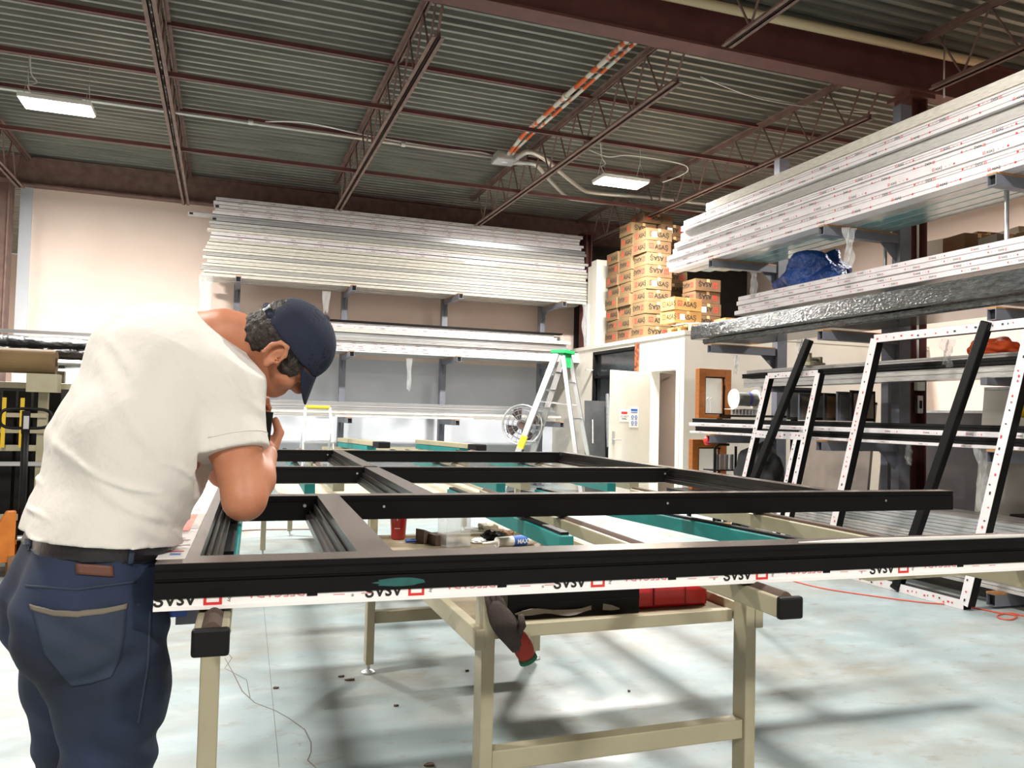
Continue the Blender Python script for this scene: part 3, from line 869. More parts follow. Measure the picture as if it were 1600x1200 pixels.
for nm, y0, y1, x0, x1 in r_x:
    P = [(y0, ZBm), (y0, .978), (y0 + .003, .98), (y0 + .003, .985), (y0, .987), (y0, ZT), (y1, ZT), (y1, ZBm)]
    o = MB().extrude([(x0, y, z) for y, z in P], [(x1, y, z) for y, z in P]).build(nm, M_profblack, fr)
    MB().box(x0, x1, y0 - .0005, y1, ZT, ZT + .0012).build('bare_top', M_proftop, o)
    if nm == 'middle_rail':
        for px, py in ((600, 792), (1043, 785), (1384, 786)):
            x = xt_at(px, py, y0)
            c = (x, y0 - .001, .958); sc = MB().cyl((x, y0 + .001, .958), (x, y0 - .0025, .958), .005, n=10); sc.build('screw_head', M_alu, o)
    else:
        MB().box(x0, x1, y0 + .02, y0 + .024, ZBm - .006, ZBm).build('lower_lip', M_filmwhite, o)
for (x, y) in ((-.045, 3.0), (.19, 3.0), (.57, 4.55), (.57, 6.48), (2.53, 4.55)):
    MB().cyl((x, y + .066, .965), (x, y + .06, .965), .006, n=8).build('screw_head', M_alu, fr)


# ------------------------------------------------------------------ work tables
def support(t, x0, x1, y0, y1, cap=True, felt=True, z1=ZBm, h=.055):
    b = MB().box(x0, x1, y0, y1, z1 - h - .005, z1 - .012).build('support_beam', M_beige, t, bevel=.004)
    if felt:
        P = [(x0 + .014 + (x1 - x0 - .028) * k / 6, z1 - .012 + .012 * math.sin(PI * k / 6)) for k in range(7)]
        MB().extrude([(x, y0 + .012, z) for x, z in P[::-1]], [(x, y1, z) for x, z in P[::-1]]).build('felt_strip', M_felt, b)
    if cap:
        MB().box(x0 - .002, x1 + .002, y0 - .012, y0 + .006, z1 - h - .007, z1 - .008).build('end_cap', M_black, b, bevel=.006)
    return b


def leg(t, x, y, z1, wx=.04, wy=.07, foot=True):
    l = MB().box(x - wx / 2, x + wx / 2, y - wy / 2, y + wy / 2, .05 if foot else 0, z1).build('leg', M_beige, t, bevel=.004)
    if foot:
        MB().cyl((x, y, .012), (x, y, .06), .009, n=8).lathe([(.034, 0), (.034, .008), (.022, .016), (.01, .02)], 16, (x, y, 0)).build('levelling_foot', M_alu, l, smooth=False)
    return l


ta = thing('work_table', 'beige steel work table with capped beams and a lower tool shelf under the frame', 'table', (0, 0, 0))
tin = bpy.data.objects.new('beam_carrier', None)
bpy.data.objects.remove(tin)
for lx in (.742, 1.642):
    leg(ta, lx, 2.24, .85); leg(ta, lx - .005, 4.085, .85)
MB().box(.762, 1.622, 2.215, 2.265, .29, .35).build('cross_bar', M_beige, ta, bevel=.004)
MB().box(.755, 1.617, 4.06, 4.11, .25, .31).build('cross_bar', M_beige, ta, bevel=.004)
MB().box(.762, 1.622, 2.28, 2.31, .65, .69).build('shelf_bar', M_beige, ta, bevel=.003)
MB().box(.755, 1.617, 4.06, 4.09, .65, .69).build('shelf_bar', M_beige, ta, bevel=.003)
for x in (.70, 1.655): MB().box(x, x + .03, 2.2, 4.12, .645, .705).build('shelf_side', M_beige, ta, bevel=.003)
MB().box(.73, 1.655, 2.31, 4.06, .66, .675).build('shelf_board', mat('shelf_board', '#8d8068', .7, col2='#6f6350', nscale=7), ta)
MB().box(-.05, 1.7, 2.22, 2.26, .80, .848).build('top_bar', M_beige, ta); MB().box(-.05, 1.7, 4.065, 4.105, .80, .848).build('top_bar', M_beige, ta)
# beams follow the slight turn of the frame
def tbeam(t, *a, **k):
    o = support(t, *a, **k); o.rotation_euler = (0, 0, TR); return o


tbeam(ta, -.096, -.031, 1.637, 2.3); tbeam(ta, 1.205, 1.268, 1.637, 4.3)
lg = leg(ta, -.006, 1.86, .845, .04, .05)


def tealbar(t, x0, x1, y0, y1, z0=.835, z1=.895, rot=TR):
    o = MB().box(x0, x1, y0, y1, z0, z1).build('teal_beam', M_teal, t, bevel=.004); o.rotation_euler = (0, 0, rot)
    q = MB().box(x0 + .012, x1 - .012, y0 + .02, y1, z1, z1 + .01).build('rubber_strip', M_black, o)
    return o


tealbar(ta, -.088, -.03, 2.45, 4.4); tealbar(ta, 1.045, 1.1, 2.66, 4.4)
MB().box(-.085, -.02, 2.0, 2.42, .82, .87).build('clamp_block', M_rackgrey, ta); MB().box(-.13, -.06, 1.95, 2.0, .85, .885).build('blue_grip', mat('blue_grip', '#1d4fb0', .4), ta)

tb = thing('work_table', 'second work table with teal and beige beams right of the tool shelf', 'table', (0, 0, 0))


def beam_between(t, nm, p, q, w, h, m, strip=None):
    p = Vector(p); q = Vector(q)
    o = MB().bar(p - Vector((0, 0, h / 2)), q - Vector((0, 0, h / 2)), w, h).build(nm, m, t, bevel=.004)
    if strip: MB().bar(p + Vector((0, 0, .005)), q + Vector((0, 0, .005)), w * .5, .01).build('rubber_strip', strip, o)
    return o


b3n = atZ(1426, 853, .9); b3f = atZ(1183, 804, .9); d3 = (b3n - b3f).normalized()
beam_between(tb, 'support_beam', b3f - d3 * 1.2 + Vector((.03, 0, 0)), b3n + d3 * .75 + Vector((.03, 0, 0)), .065, .06, M_beige, M_felt)
t3n = atZ(1252, 846, .88); t3f = atZ(1035, 803, .88); d3 = (t3n - t3f).normalized()
beam_between(tb, 'teal_beam', t3f - d3 * 1.2, t3n, .055, .06, M_teal, M_black)
for p in ((3.45, 2.2), (3.29, 4.4)): leg(tb, p[0], p[1], .84)
MB().box(2.1, 3.5, 2.18, 2.23, .78, .838).build('top_bar', M_beige, tb); MB().box(2.2, 3.35, 4.38, 4.43, .78, .838).build('top_bar', M_beige, tb)

tc_ = thing('work_table', 'far work table with two teal and beige beams before the back rack', 'table', (0, 0, 0))
for (a, bq) in (((592, 690), (535, 684)), ((740, 694), (656, 687))):
    p = atZ(*a, .91); q = atZ(*bq, .91)
    o = beam_between(tc_, 'support_beam', p, q, .16, .06, M_beige)
    d = (p - q).normalized(); c = p - Vector((0, 0, .04))
    MB().bar(c - d * .02, c + d * .2, .17, .085).build('end_cap', M_black, o, bevel=.01)
    beam_between(tc_, 'teal_beam', p - d * .25 - Vector((.0, 0, .065)), q - Vector((0, 0, .065)), .14, .07, M_teal)
    leg(tc_, p.x - .1, p.y + .5, .78, .08, .08); leg(tc_, q.x, q.y - .1, .78, .08, .08)
MB().box(1.4, 3.1, 11.3, 11.36, .72, .78).build('top_bar', M_beige, tc_); MB().box(1.4, 3.1, 12.1, 12.16, .72, .78).build('top_bar', M_beige, tc_)
td = thing('work_table', 'middle work table carrying the far half of the black frame', 'table', (0, 0, 0))
for x0 in (.45, 1.6, 2.35):
    tbeam(td, x0, x0 + .065, 4.75, 8.9, False); tealbar(td, x0 - .16, x0 - .1, 4.75, 8.9)
for x, y in ((2.6, 7.0), (.7, 8.7), (2.6, 8.7)): leg(td, x, y, .78, .05, .05)
leg(td, *atZ(410, 868, 0).to_2d(), .84, .045, .045)
MB().box(.3, 2.7, 6.98, 7.03, .78, .835).build('top_bar', M_beige, td); MB().box(.3, 2.7, 8.68, 8.73, .78, .835).build('top_bar', M_beige, td)
MB().box(.5, 2.6, 7.03, 8.68, .55, .57).build('shelf_board', mat('shelf_cream', '#cfc7b0', .6, col2='#b8ae95', nscale=6), td)

# ------------------------------------------------------------------ things on the tool shelf
ZS = .676
cup = thing('tumbler', 'red tumbler with a white umbrella mark standing on the tool shelf', 'tumbler', (atZ(622, 842, ZS).x, atZ(622, 842, ZS).y, ZS))
MB().lathe([(.034, 0), (.036, .004), (.046, .17), (.047, .172)], 24).build('cup_body', mat('tumbler_red', '#a32420', .3, coat=.4), cup, smooth=True)
MB().lathe([(.049, .172), (.049, .182), (.02, .188)], 24).build('lid', M_inkred, cup)
q = MB(); 
for k in range(9):
    pass
mk = [(math.cos(a) * .016, math.sin(a) * .012) for a in [PI * i / 8 for i in range(9)]]
def cupmap(u, v): 
    a = -PI / 2 - .35 + u / .043; return (math.cos(a) * .0445, math.sin(a) * .0445, v)
q.add([cupmap(u, v + .122) for u, v in mk] , [tuple(range(9))])
q.add([cupmap(-.002, .122), cupmap(.002, .122), cupmap(.002, .098), cupmap(-.002, .098)], [(0, 1, 2, 3)])
q.add([cupmap(-.014, .06), cupmap(.014, .06), cupmap(.014, .057), cupmap(-.014, .057)], [(0, 1, 2, 3)])
q.build('cup_mark', M_paper, cup)


def on_shelf(px, py, z=ZS): 
    p = atZ(px, py, z); return p


p = on_shelf(662, 850); t = tag(MB().extrude([(0, 0, 0), (.12, 0, 0), (.12, 0, .025), (.0, 0, .07)], [(0, .06, 0), (.12, .06, 0), (.12, .06, .025), (0, .06, .07)]).build('wood_wedge', mat('dark_wood', '#5f4c40', .7, col2='#4c3a30', nscale=12), None, loc=(p.x, p.y, ZS), rot=(0, 0, .5)), 'brown wooden wedge lying beside the red tumbler', 'wedge')
p = on_shelf(680, 853); tag(MB().box(0, .06, 0, .1, 0, .05).build('wood_block', MATS['dark_wood'], None, loc=(p.x, p.y, ZS), rot=(0, 0, .2), bevel=.002), 'small brown wooden block between the wedge and the clear bin', 'block')
p = on_shelf(709, 852); cb = thing('plastic_bin', 'open clear plastic bin standing on the tool shelf', 'bin', (p.x, p.y, ZS), .2)
for a in ((-.065, .065, -.05, -.047), (-.065, .065, .047, .05), (-.065, -.062, -.05, .05), (.062, .065, -.05, .05)):
    MB().box(*a, 0, .14).build('bin_wall', M_plastic, cb)
MB().box(-.065, .065, -.05, .05, 0, .004).build('bin_base', M_plastic, cb)
p = on_shelf(640, 848); tag(MB().cyl((0, 0, .01), (.09, .01, .01), .009, n=10).build('marker_pen', mat('blue_plastic', '#2456b0', .35), None, loc=(p.x - .02, p.y, ZS)), 'blue marker pen lying before the red tumbler', 'pen')
p = on_shelf(808, 853); gl = thing('sealant_tube', 'white sealant tube with a blue printed label lying on the shelf', 'tube', (p.x, p.y, ZS + .026), .25)
MB().cyl((-.12, 0, 0), (.1, 0, 0), .025, n=18).build('tube_body', M_white, gl, smooth=False)
MB().tube([(-.12, 0, 0), (-.14, 0, 0), (-.2, 0, 0)], [.01, .008, .004], 10).build('nozzle', M_white, gl)
MB().cyl((-.03, 0, 0), (.05, 0, 0), .0256, n=18).build('label_band', M_inkblue, gl)
tx = MB(); put_text(tx, 'MAX', .03, (-.015, -.0265, -.01), (1, 0, 0), (0, 0, 1), .02); tx.build('lettering', M_paper, gl)
p = on_shelf(862, 850); tag(MB().cyl((-.05, 0, 0), (.05, 0, 0), .02, n=14).build('tape_roll', mat('rust_red', '#8a2f22', .5), None, loc=(p.x, p.y, ZS + .02)), 'rust red roll lying right of the white sealant tube', 'roll')
random.seed(5)
for k, (px, py, w, c, nm, lab) in enumerate(((748, 848, .07, M_paper, 'paper_scrap', 'white folded paper scrap left of the sealant tube'), (770, 842, .12, M_black, 'rag', 'dark crumpled rag behind the sealant tube'), (765, 832, .14, MATS['shelf_cream'], 'sand_bag', 'pale crumpled bag behind the clear bin'), (790, 838, .1, M_card2, 'rag', 'brown crumpled rag right of the dark one'), (735, 834, .1, M_white, 'foam_piece', 'white foam piece behind the clear bin'))):
    p = on_shelf(px, py); bm = bmesh.new(); bmesh.ops.create_icosphere(bm, subdivisions=3, radius=1)
    for v in bm.verts:
        s = 1 + .35 * mnoise.noise(v.co * 2.2 + Vector((k * 7, 0, 0))); v.co = Vector((v.co.x * w / 2 * s, v.co.y * w / 2 * s, max(0, (v.co.z + .55) * w * .22 * s)))
    me = bpy.data.meshes.new(nm); bm.to_mesh(me); bm.free(); me.materials.append(c)
    tag(obj(nm, me, None, (p.x, p.y, ZS)), lab, nm.replace('_', ' '))

# front of the shelf: black case, red box, hanging glove
cs = thing('tool_case', 'long black case with a white printed top on the lower shelf', 'case', (1.12, 2.42, ZS), -.02)
MB().box(-.26, .2, -.05, .09, 0, .085).build('case_body', M_profblack, cs, bevel=.003)
MB().box(-.238, .198, -.048, .088, .085, .0865).build('case_top', M_filmwhite, cs)
MB().box(-.24, .2, -.0515, -.05, .05, .053).build('case_seam', M_holedark, cs)
tx = MB(); put_text(tx, 'ASAŞ', .03, (-.02, -.02, .0872), (1, 0, 0), (0, 1, 0), .02); tx.build('lettering', M_inkred, cs)
cl = MB(); pts = [( -.24 + .36 * i / 14, -.056 - .008 * math.sin(i), .022 + .005 * math.sin(i * .7)) for i in range(15)]
cl.ribbon(pts, [.002] + [.016 + .004 * math.sin(i * 1.3) for i in range(13)] + [.004], (0, -1, 0)); o = cl.build('cloth_strip', mat('grey_cloth', '#8d8a86', .9), None, loc=(1.12, 2.42, ZS)); so = o.modifiers.new('s', 'SOLIDIFY'); so.thickness = .004
tag(o, 'pale grey cloth strip hanging in front of the black case', 'cloth')
rb = thing('tool_box', 'bright red plastic tool box at the right end of the lower shelf', 'tool box', (1.45, 2.5, ZS), -.02)
M_redbox = mat('red_plastic', '#c4161d', .35, coat=.3)
MB().box(-.15, .16, -.09, .16, 0, .135).build('box_body', M_redbox, rb, bevel=.008)
MB().box(-.05, .07, -.094, -.09, .01, .12).build('box_panel', M_redbox, rb, bevel=.002)
MB().box(-.045, .065, -.097, -.094, .07, .076).build('panel_rib', M_redbox, rb)
for x in (-.052, .068): MB().box(x, x + .004, -.096, -.09, .01, .12).build('latch', mat('red_dark', '#8a0f14', .4), rb)

gv = thing('work_glove', 'dark work glove with red palm and green cuff hanging from the table', 'glove', atY(800, 985, 2.2))
g0 = gv.location
P = [Vector(atY(px, py, 2.2)) - Vector(g0) for px, py in ((768, 938), (780, 962), (795, 985), (812, 1008), (823, 1026), (826, 1032))]
MB().tube(smooth_path(P[:4], 4), [.012, .02, .026, .03, .034, .036, .037, .037, .036, .034, .032, .031, .03], 14).build('glove_fingers', mat('glove_dark', '#3a2f2c', .8, bump=.3, bscale=120), gv, smooth=True)
MB().tube(smooth_path([P[2] + Vector((.014, -.004, .0)), P[3] + Vector((.006, -.004, 0)), P[4]], 4), [.01, .02, .026, .028, .029, .029, .028, .026, .025], 14).build('glove_palm', mat('glove_red', '#9c3328', .8, bump=.3, bscale=150), gv, smooth=True)
MB().tube([P[4], P[5]], [.027, .029], 14).build('glove_cuff', mat('glove_green', '#2f6a52', .8), gv, smooth=True)
for k, (dx, L) in enumerate(((-.02, .06), (-.006, .07), (.01, .066), (.022, .05))):
    MB().tube([P[1] + Vector((dx, 0, .0)), P[1] + Vector((dx - .012, 0, L * .6)), P[1] + Vector((dx - .02, 0, L))], [.011, .01, .007], 10).build('glove_finger', MATS['glove_dark'], gv, smooth=True)
MB().tube([P[2] + Vector((.02, -.02, 0)), P[2] + Vector((.03, -.03, .02)), P[2] + Vector((.025, -.03, .05))], [.013, .012, .008], 10).build('glove_thumb', MATS['glove_dark'], gv, smooth=True)

# ------------------------------------------------------------------ red cable on the floor
cable = [atZ(*p, .006) for p in ((1060, 858), (1150, 885), (1240, 908), (1290, 920), (1370, 932), (1440, 941), (1500, 946), (1560, 957), (1588, 962), (1580, 968), (1562, 966), (1560, 961), (1580, 958), (1600, 962), (1640, 962))]
tag(MB().tube(smooth_path(cable, 5), .005, 6).build('floor_cable', mat('red_cable', '#d2553f', .5), smooth=True), 'thin red cable snaking over the floor toward the right rack', 'cable')
cable = [atZ(*p, .006) for p in ((360, 832), (400, 828), (520, 827), (580, 829))]
tag(MB().tube(smooth_path(cable, 5), .005, 6).build('floor_cable', mat('dark_cable', '#7c3b32', .5), smooth=True), 'dark red cable on the floor seen through the frame beside the man', 'cable')
# scraps on the floor
random.seed(9)
for k, (px, py, w, nm, lab) in enumerate(((547, 1063, .05, 'brown_scrap', 'brown torn scrap on the floor near the far table foot'), (533, 1058, .03, 'brown_scrap', 'thin brown sliver beside the torn scrap on the floor'), (430, 1076, .03, 'wire_scrap', 'small dark wire scrap on the floor left of centre'), (619, 1104, .02, 'dark_scrap', 'small dark crumb on the floor between the tables'), (730, 1049, .02, 'dark_scrap', 'dark crumb on the floor left of the table post'), (983, 1081, .018, 'red_scrap', 'tiny red-brown crumb on the floor right of the glove'), (671, 1197, .05, 'wire_scrap', 'dark tangle at the bottom edge of the floor'))):
    p = atZ(px, py, 0); n = 7
    b_ = MB(); top = [(w * random.uniform(.3, .6) * math.cos(2 * PI * i / n), w * .6 * random.uniform(.3, .6) * math.sin(2 * PI * i / n)) for i in range(n)]
    b_.extrude([(x, y, .0005) for x, y in top], [(x, y, .006 + .004 * random.random()) for x, y in top])
    tag(b_.build(nm, MATS['dark_wood'], None, loc=(p.x, p.y, 0)), lab, 'scrap', 'floor scraps')

# ------------------------------------------------------------------ crumpled helper
def blob(name, size, seed, m, parent=None, loc=(0, 0, 0), rough=.35, freq=2.2, flat=.55, sub=4, ridged=False, rz=0):
    bm = bmesh.new(); bmesh.ops.create_icosphere(bm, subdivisions=sub, radius=1)
    for v in bm.verts:
        n_ = mnoise.noise(v.co * freq + Vector((seed * 7.3, seed, 0)))
        if ridged: n_ = .5 - abs(n_) * 2 + .6 * mnoise.noise(v.co * freq * 2.7 + Vector((0, seed * 3.1, 0)))
        s = 1 + rough * n_
        v.co = Vector((v.co.x * size[0] / 2 * s, v.co.y * size[1] / 2 * s, max(0, (v.co.z + flat) / (1 + flat) * size[2] * s)))
    me = bpy.data.meshes.new(name); bm.to_mesh(me); bm.free(); me.materials.append(m)
    if not ridged: me.polygons.foreach_set('use_smooth', [True] * len(me.polygons))
    return obj(name, me, parent, loc, (0, 0, rz))


# ------------------------------------------------------------------ left: material trolley, roll, pallet truck
TY = 7.6
tr = thing('bar_trolley', 'beige steel bar trolley with black dividers and yellow straps behind the man', 'trolley', (-1.9, TY, 0))
for x in (-1.1, -.33, .45):
    for y in (0, .7): MB().box(x, x + .07, y, y + .07, 0, 1.62).build('post', M_beige, tr, bevel=.004)
for z in (.35, .92, 1.44):
    for y in (0, .7): MB().box(-1.1, 1.3, y + .01, y + .06, z, z + .05).build('rail', M_beige, tr, bevel=.004)
for z in (.80, 1.07, 1.2):
    MB().box(-1.1, .52, -.02, .0, z, z + .035).build('slat', M_silver if z < 1 else M_beige, tr)
for i in range(14): MB().box(-1.02 + i * .115, -.93 + i * .115, .3, .32, .3, 1.42).build('divider', M_black, tr)
for x in (-.98, -.42, -.02, .2, .33):
    MB().box(x, x + .03, -.03, -.024, .95, 1.36).build('strap', mat('yellow_strap', '#d8b423', .5), tr)
MB().box(-1.05, 1.25, .55, .57, .1, 1.5).build('back_sheet', M_walldark, tr)
bg = MB(); L = 2.6; n = 40
rings = []
for i in range(n + 1):
    x = -1.5 + L * i / n; rr = []
    for k in range(16):
        a = 2 * PI * k / 16; w = 1 + .14 * mnoise.noise(Vector((x * 3, math.cos(a) * 1.2, math.sin(a) * 1.2)))
        rr.append((x, .22 * math.cos(a) * w, .145 + .14 * math.sin(a) * w))
    rings.append(rr)
bg.v = [p for r_ in rings for p in r_]
bg.f = [(i * 16 + k, i * 16 + (k + 1) % 16, (i + 1) * 16 + (k + 1) % 16, (i + 1) * 16 + k) for i in range(n) for k in range(16)] + [tuple(range(15, -1, -1)), tuple(n * 16 + k for k in range(16))]
bg.m = [0] * len(bg.f)
o = bg.build('wrapped_bundle', mat('black_polythene', '#0d0e0f', .22, coat=.3, bump=.5, bscale=9, bdist=.03), None, smooth=True, loc=(-1.7, TY + .55, 1.63))
tag(o, 'glossy black plastic-wrapped bundle lying on the bar trolley', 'bundle')
mr_ = tag(MB().box(-3.4, -.6, TY + .75, TY + .8, 1.955, 1.985).build('guard_railing', M_silver), 'thin metal railing above the black plastic bundle', 'railing')
for x in (-3.2, -.8): MB().box(x, x + .05, TY + .8, TY + .85, 0, 1.985).build('rail_post', M_silver, mr_)
pr = thing('paper_roll', 'brown paper roll with a torn end lying on the trolley front', 'paper roll', (-1.3, TY - .16, 1.66))
MB().cyl((-.9, 0, 0), (0, 0, 0), .1, n=28).build('paper', M_card, pr, smooth=False)
MB().cyl((-.92, 0, 0), (.012, 0, 0), .035, n=16).build('core', M_card2, pr)
MB().cyl((.0, 0, 0), (.3, 0, 0), .022, n=12).build('spindle', M_alu, pr)
MB().tube([(-.6, -.1, .03), (-.56, -.105, .02), (-.52, -.1, -.03)], .04, 10).build('tape_gun', M_black, pr)
MB().box(-.85, -.6, -.108, -.1, -.06, .04).build('torn_flap', mat('torn_paper', '#a9794a', .8), pr)
for x in (-.55, -.5): MB().cyl((x, -.1, -.05), (x + .01, -.1, -.4), .006, n=6).build('hanger_rod', M_alu, pr)
MB().box(-.2, .02, -.05, .14, -.25, -.1).build('roll_bracket', M_beige, pr); MB().box(-.9, -.75, -.05, .14, -.25, -.1).build('roll_bracket', M_beige, pr)
pj = thing('pallet_truck', 'orange pallet truck with a black loop handle left of the man', 'pallet truck', (-1.41, 7.02, 0), .3)
hh = 1.0
MB().tube([(0, 0, .18), (0, .02, .75), (.0, .03, 1.12)], .026, 12).build('tow_shaft', M_black, pj, smooth=True)
lp = [(.17 * math.copysign(abs(math.cos(a)) ** .5, math.cos(a)), .04, 1.2 + .075 * math.copysign(abs(math.sin(a)) ** .6, math.sin(a))) for a in [2 * PI * k / 28 for k in range(28)]]
MB().tube(lp, .012, 8, closed=True).build('loop_handle', M_black, pj, smooth=True)
MB().box(-.028, .028, .02, .06, 1.08, 1.26).build('handle_grip', M_black, pj, bevel=.006)
MB().box(-.018, .018, .012, .02, 1.11, 1.22).build('lever_plate', M_alu, pj)
M_or = mat('truck_orange', '#d07a26', .45, col2='#b8651c', nscale=8)
MB().extrude([(-.3, -.04, .12), (-.04, -.04, .12), (-.04, -.04, .5), (-.1, -.04, .5)], [(-.3, .05, .12), (-.04, .05, .12), (-.04, .05, .5), (-.1, .05, .5)]).box(-.3, .3, .05, .3, .14, .24).build('chassis', M_or, pj, bevel=.005)
for s in (-1, 1):
    MB().box(s * .25 - .08, s * .25 + .08, .3, 1.4, .1, .17).build('fork', M_or, pj, bevel=.005)
    MB().cyl((s * .06 - .025, 0, .09), (s * .06 + .025, 0, .09), .09, n=20).build('wheel', M_card2, pj)
MB().cyl((-.03, -.05, .3), (.03, -.05, .3), .02, n=10).build('pivot_pin', M_alu, pj)


# ------------------------------------------------------------------ cartons
def carton_parts(t, dx, dy, h, seed, flip=False, labelled=False, m=M_card):
    rnd_ = random.Random(seed)
    MB().box(0, dx, 0, dy, 0, h - .003).build('carton_body', m, t, bevel=.004)
    MB().box(dx / 2 - .025, dx / 2 + .025, -.0008, dy + .0008, h - .05, h - .002).build('tape', mat('packing_tape', '#c9a878', .25, coat=.4), t)
    for (O, U, W) in (((-.0012, dy, 0), Vector((0, -1, 0)), dy), ((0, -.0012, 0), Vector((1, 0, 0)), dx)):
        V = Vector((0, 0, 1)); O = Vector(O); s = h * .42
        if flip: O2 = O + U * (W - .06) + V * (h * .72); UU, VV = -U, -V
        else: O2 = O + U * .06 + V * (h * .30); UU, VV = U, V
        q = MB(); put_text(q, 'ASAŞ', s * 1.25, O2 + UU * s * 1.25, UU, VV, .02); q.build('lettering', M_inkblack, t)
        q = MB(); put_logo(q, O2, UU, VV, s); q.build('logo', M_inkred, t)
        if labelled and W == dx:
            q = MB(); nrm = Vector((0, -.0008, 0)); put_rect(q, O + nrm + U * .1, U, V, 0, .09, h * .25, h * .7); q.build('shipping_label', M_paper, t)


def carton(loc, rz, label, dx=.46, dy=.41, h=.19, seed=0, flip=False, labelled=False, m=M_card):
    t = thing('carton', label, 'carton', loc, rz, 'brown cartons on the office roof')
    carton_parts(t, dx, dy, h, seed, flip, labelled, m); return t


MZ = 2.562; rnd = random.Random(17)
cols = [('far left column', 6.1, 11.87, 8), ('second column', 6.1, 11.42, 10), ('third column', 6.1, 10.93, 9), ('inner column behind', 6.6, 11.3, 10)]
for nm, x, y, k in cols:
    for i in range(k):
        carton((x + rnd.uniform(-.015, .02), y + rnd.uniform(-.015, .015), MZ + .192 * i), rnd.uniform(-.025, .025), 'brown printed carton, %s from the bottom of the %s on the office roof' % (ORD[i] if i else 'first', nm), seed=i, flip=rnd.random() < .55, labelled=rnd.random() < .35, m=M_card if rnd.random() < .7 else M_card2)
carton((6.28, 11.35, MZ + .192 * 10), .05, 'brown carton capping the tallest pile near the roof', .55, .4, .17, 3, m=M_card2)
for i in range(5):
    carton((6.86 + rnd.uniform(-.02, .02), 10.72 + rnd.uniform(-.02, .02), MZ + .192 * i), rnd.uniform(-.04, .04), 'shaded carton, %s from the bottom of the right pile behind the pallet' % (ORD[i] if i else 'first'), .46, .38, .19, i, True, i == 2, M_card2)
# pallet with wrap and two bright cartons
pl = thing('pallet', 'wooden pallet with white wrap at the front of the office roof', 'pallet', (6.25, 9.85, MZ), -.03)
mw = mat('pallet_wood', '#b5905c', .75, col2='#9c7746', nscale=9, stretch=(1, 6, 6))
for y in (0, .3, .6): MB().box(0, 1.0, y, y + .09, 0, .02).build('bottom_board', mw, pl)
for y in (0, .3, .6):
    for x in (0, .45, .9): MB().box(x, x + .1, y, y + .09, .02, .1).build('block', mw, pl)
for k in range(6): MB().box(0, 1.0, k * .125, k * .125 + .1, .1, .12).build('deck_board', mw, pl)
wrapm = mat('white_wrap', '#dcdad4', .2, alpha=.85, col2='#c3c1ba', nscale=8, bump=.6, bscale=12, coat=.5)
o = blob('plastic_wrap', (.98, .7, .05), 4, wrapm, None, (6.75, 10.2, MZ + .121), .3, 3, .3, 4, True)
tag(o, 'crumpled white plastic wrap lying on the pallet', 'plastic wrap')
for i in range(2):
    p = atY(1022 + 3 * i, 500 - 18 * i, 10.05)
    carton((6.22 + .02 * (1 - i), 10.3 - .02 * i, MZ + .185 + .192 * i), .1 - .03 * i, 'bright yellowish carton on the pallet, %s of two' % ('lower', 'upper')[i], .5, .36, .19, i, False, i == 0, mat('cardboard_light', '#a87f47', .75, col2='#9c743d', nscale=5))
carton((6.85, 9.9, MZ + .185), -.1, 'flat open carton lying on the right of the pallet', .5, .34, .07, 1, False, False, MATS['cardboard_light'])

# ------------------------------------------------------------------ step ladder
ld = thing('step_ladder', 'tall aluminium step ladder with green top by the back rack', 'ladder', (5.2, 12.0, 0), math.radians(-48))
H = 2.33; M_green = mat('ladder_green', '#1f9a56', .4)
fr_b, rr_b = -.9, .5
for s in (-1, 1):
    r = MB().bar((fr_b, s * .32, .03), (-.05, s * .16, H), .1, .04, (0, 1, 0)).build('front_rail', M_alu, ld)
    MB().box(fr_b - .05, fr_b + .05, s * .32 - .03, s * .32 + .03, 0, .04).build('rubber_foot', M_black, r)
    r = MB().bar((rr_b, s * .28, .03), (.06, s * .14, H - .04), .065, .03, (0, 1, 0)).build('rear_rail', M_alu, ld)
    MB().box(rr_b - .035, rr_b + .035, s * .28 - .025, s * .28 + .025, 0, .04).build('rubber_foot', M_black, r)
    MB().bar((-.33, s * .22, 1.55), (.2, s * .19, 1.5), .015, .02, (0, 1, 0)).build('spreader', M_alu, ld)
for k in range(1, 8):
    f = k / 8; x = fr_b + (-.05 - fr_b) * f; w = .32 + (.16 - .32) * f
    MB().box(x - .045, x + .045, -w, w, H * f - .02, H * f + .005).build('step', M_alu, ld)
for f in (.25, .55, .8):
    x = rr_b + (.06 - rr_b) * f; w = .28 + (.14 - .28) * f
    MB().box(x - .012, x + .012, -w, w, H * f - .012, H * f + .012).build('rear_brace', M_alu, ld)
MB().box(-.14, .12, -.2, .2, H, H + .06).build('top_cap', M_green, ld, bevel=.01)
MB().box(.03, .08, -.15, .15, H - .22, H).build('green_bracket', M_green, ld)
MB().bar((-.615, -.267, .78), (-.542, -.253, .98), .102, .042, (0, 1, 0)).build('yellow_label', mat('yellow_label', '#e0cf2a', .5), ld)
ss = thing('step_stool', 'small white step stool with yellow top edge behind the man', 'step stool', (1.26, 11.5, 0), .1)
for s in (-1, 1):
    MB().tube([(s * .24, -.25, 0), (s * .19, 0, 1.1), (s * .17, .05, 1.36)], .018, 8).build('leg', M_white, ss, smooth=True)
    MB().tube([(s * .24, .35, 0), (s * .19, .08, 1.0)], .016, 8).build('rear_leg', M_alu, ss)
MB().tube([(-.17, .05, 1.36), (.17, .05, 1.36)], .022, 8).build('yellow_grip', MATS['yellow_label'], ss)
for z, y in ((.3, -.18), (.6, -.12), (.88, -.06)): MB().box(-.21, .21, y - .1, y + .1, z - .02, z).build('step', M_alu, ss)
MB().box(-.17, .17, -.03, -.02, .9, 1.2).build('white_panel', M_paper, ss)
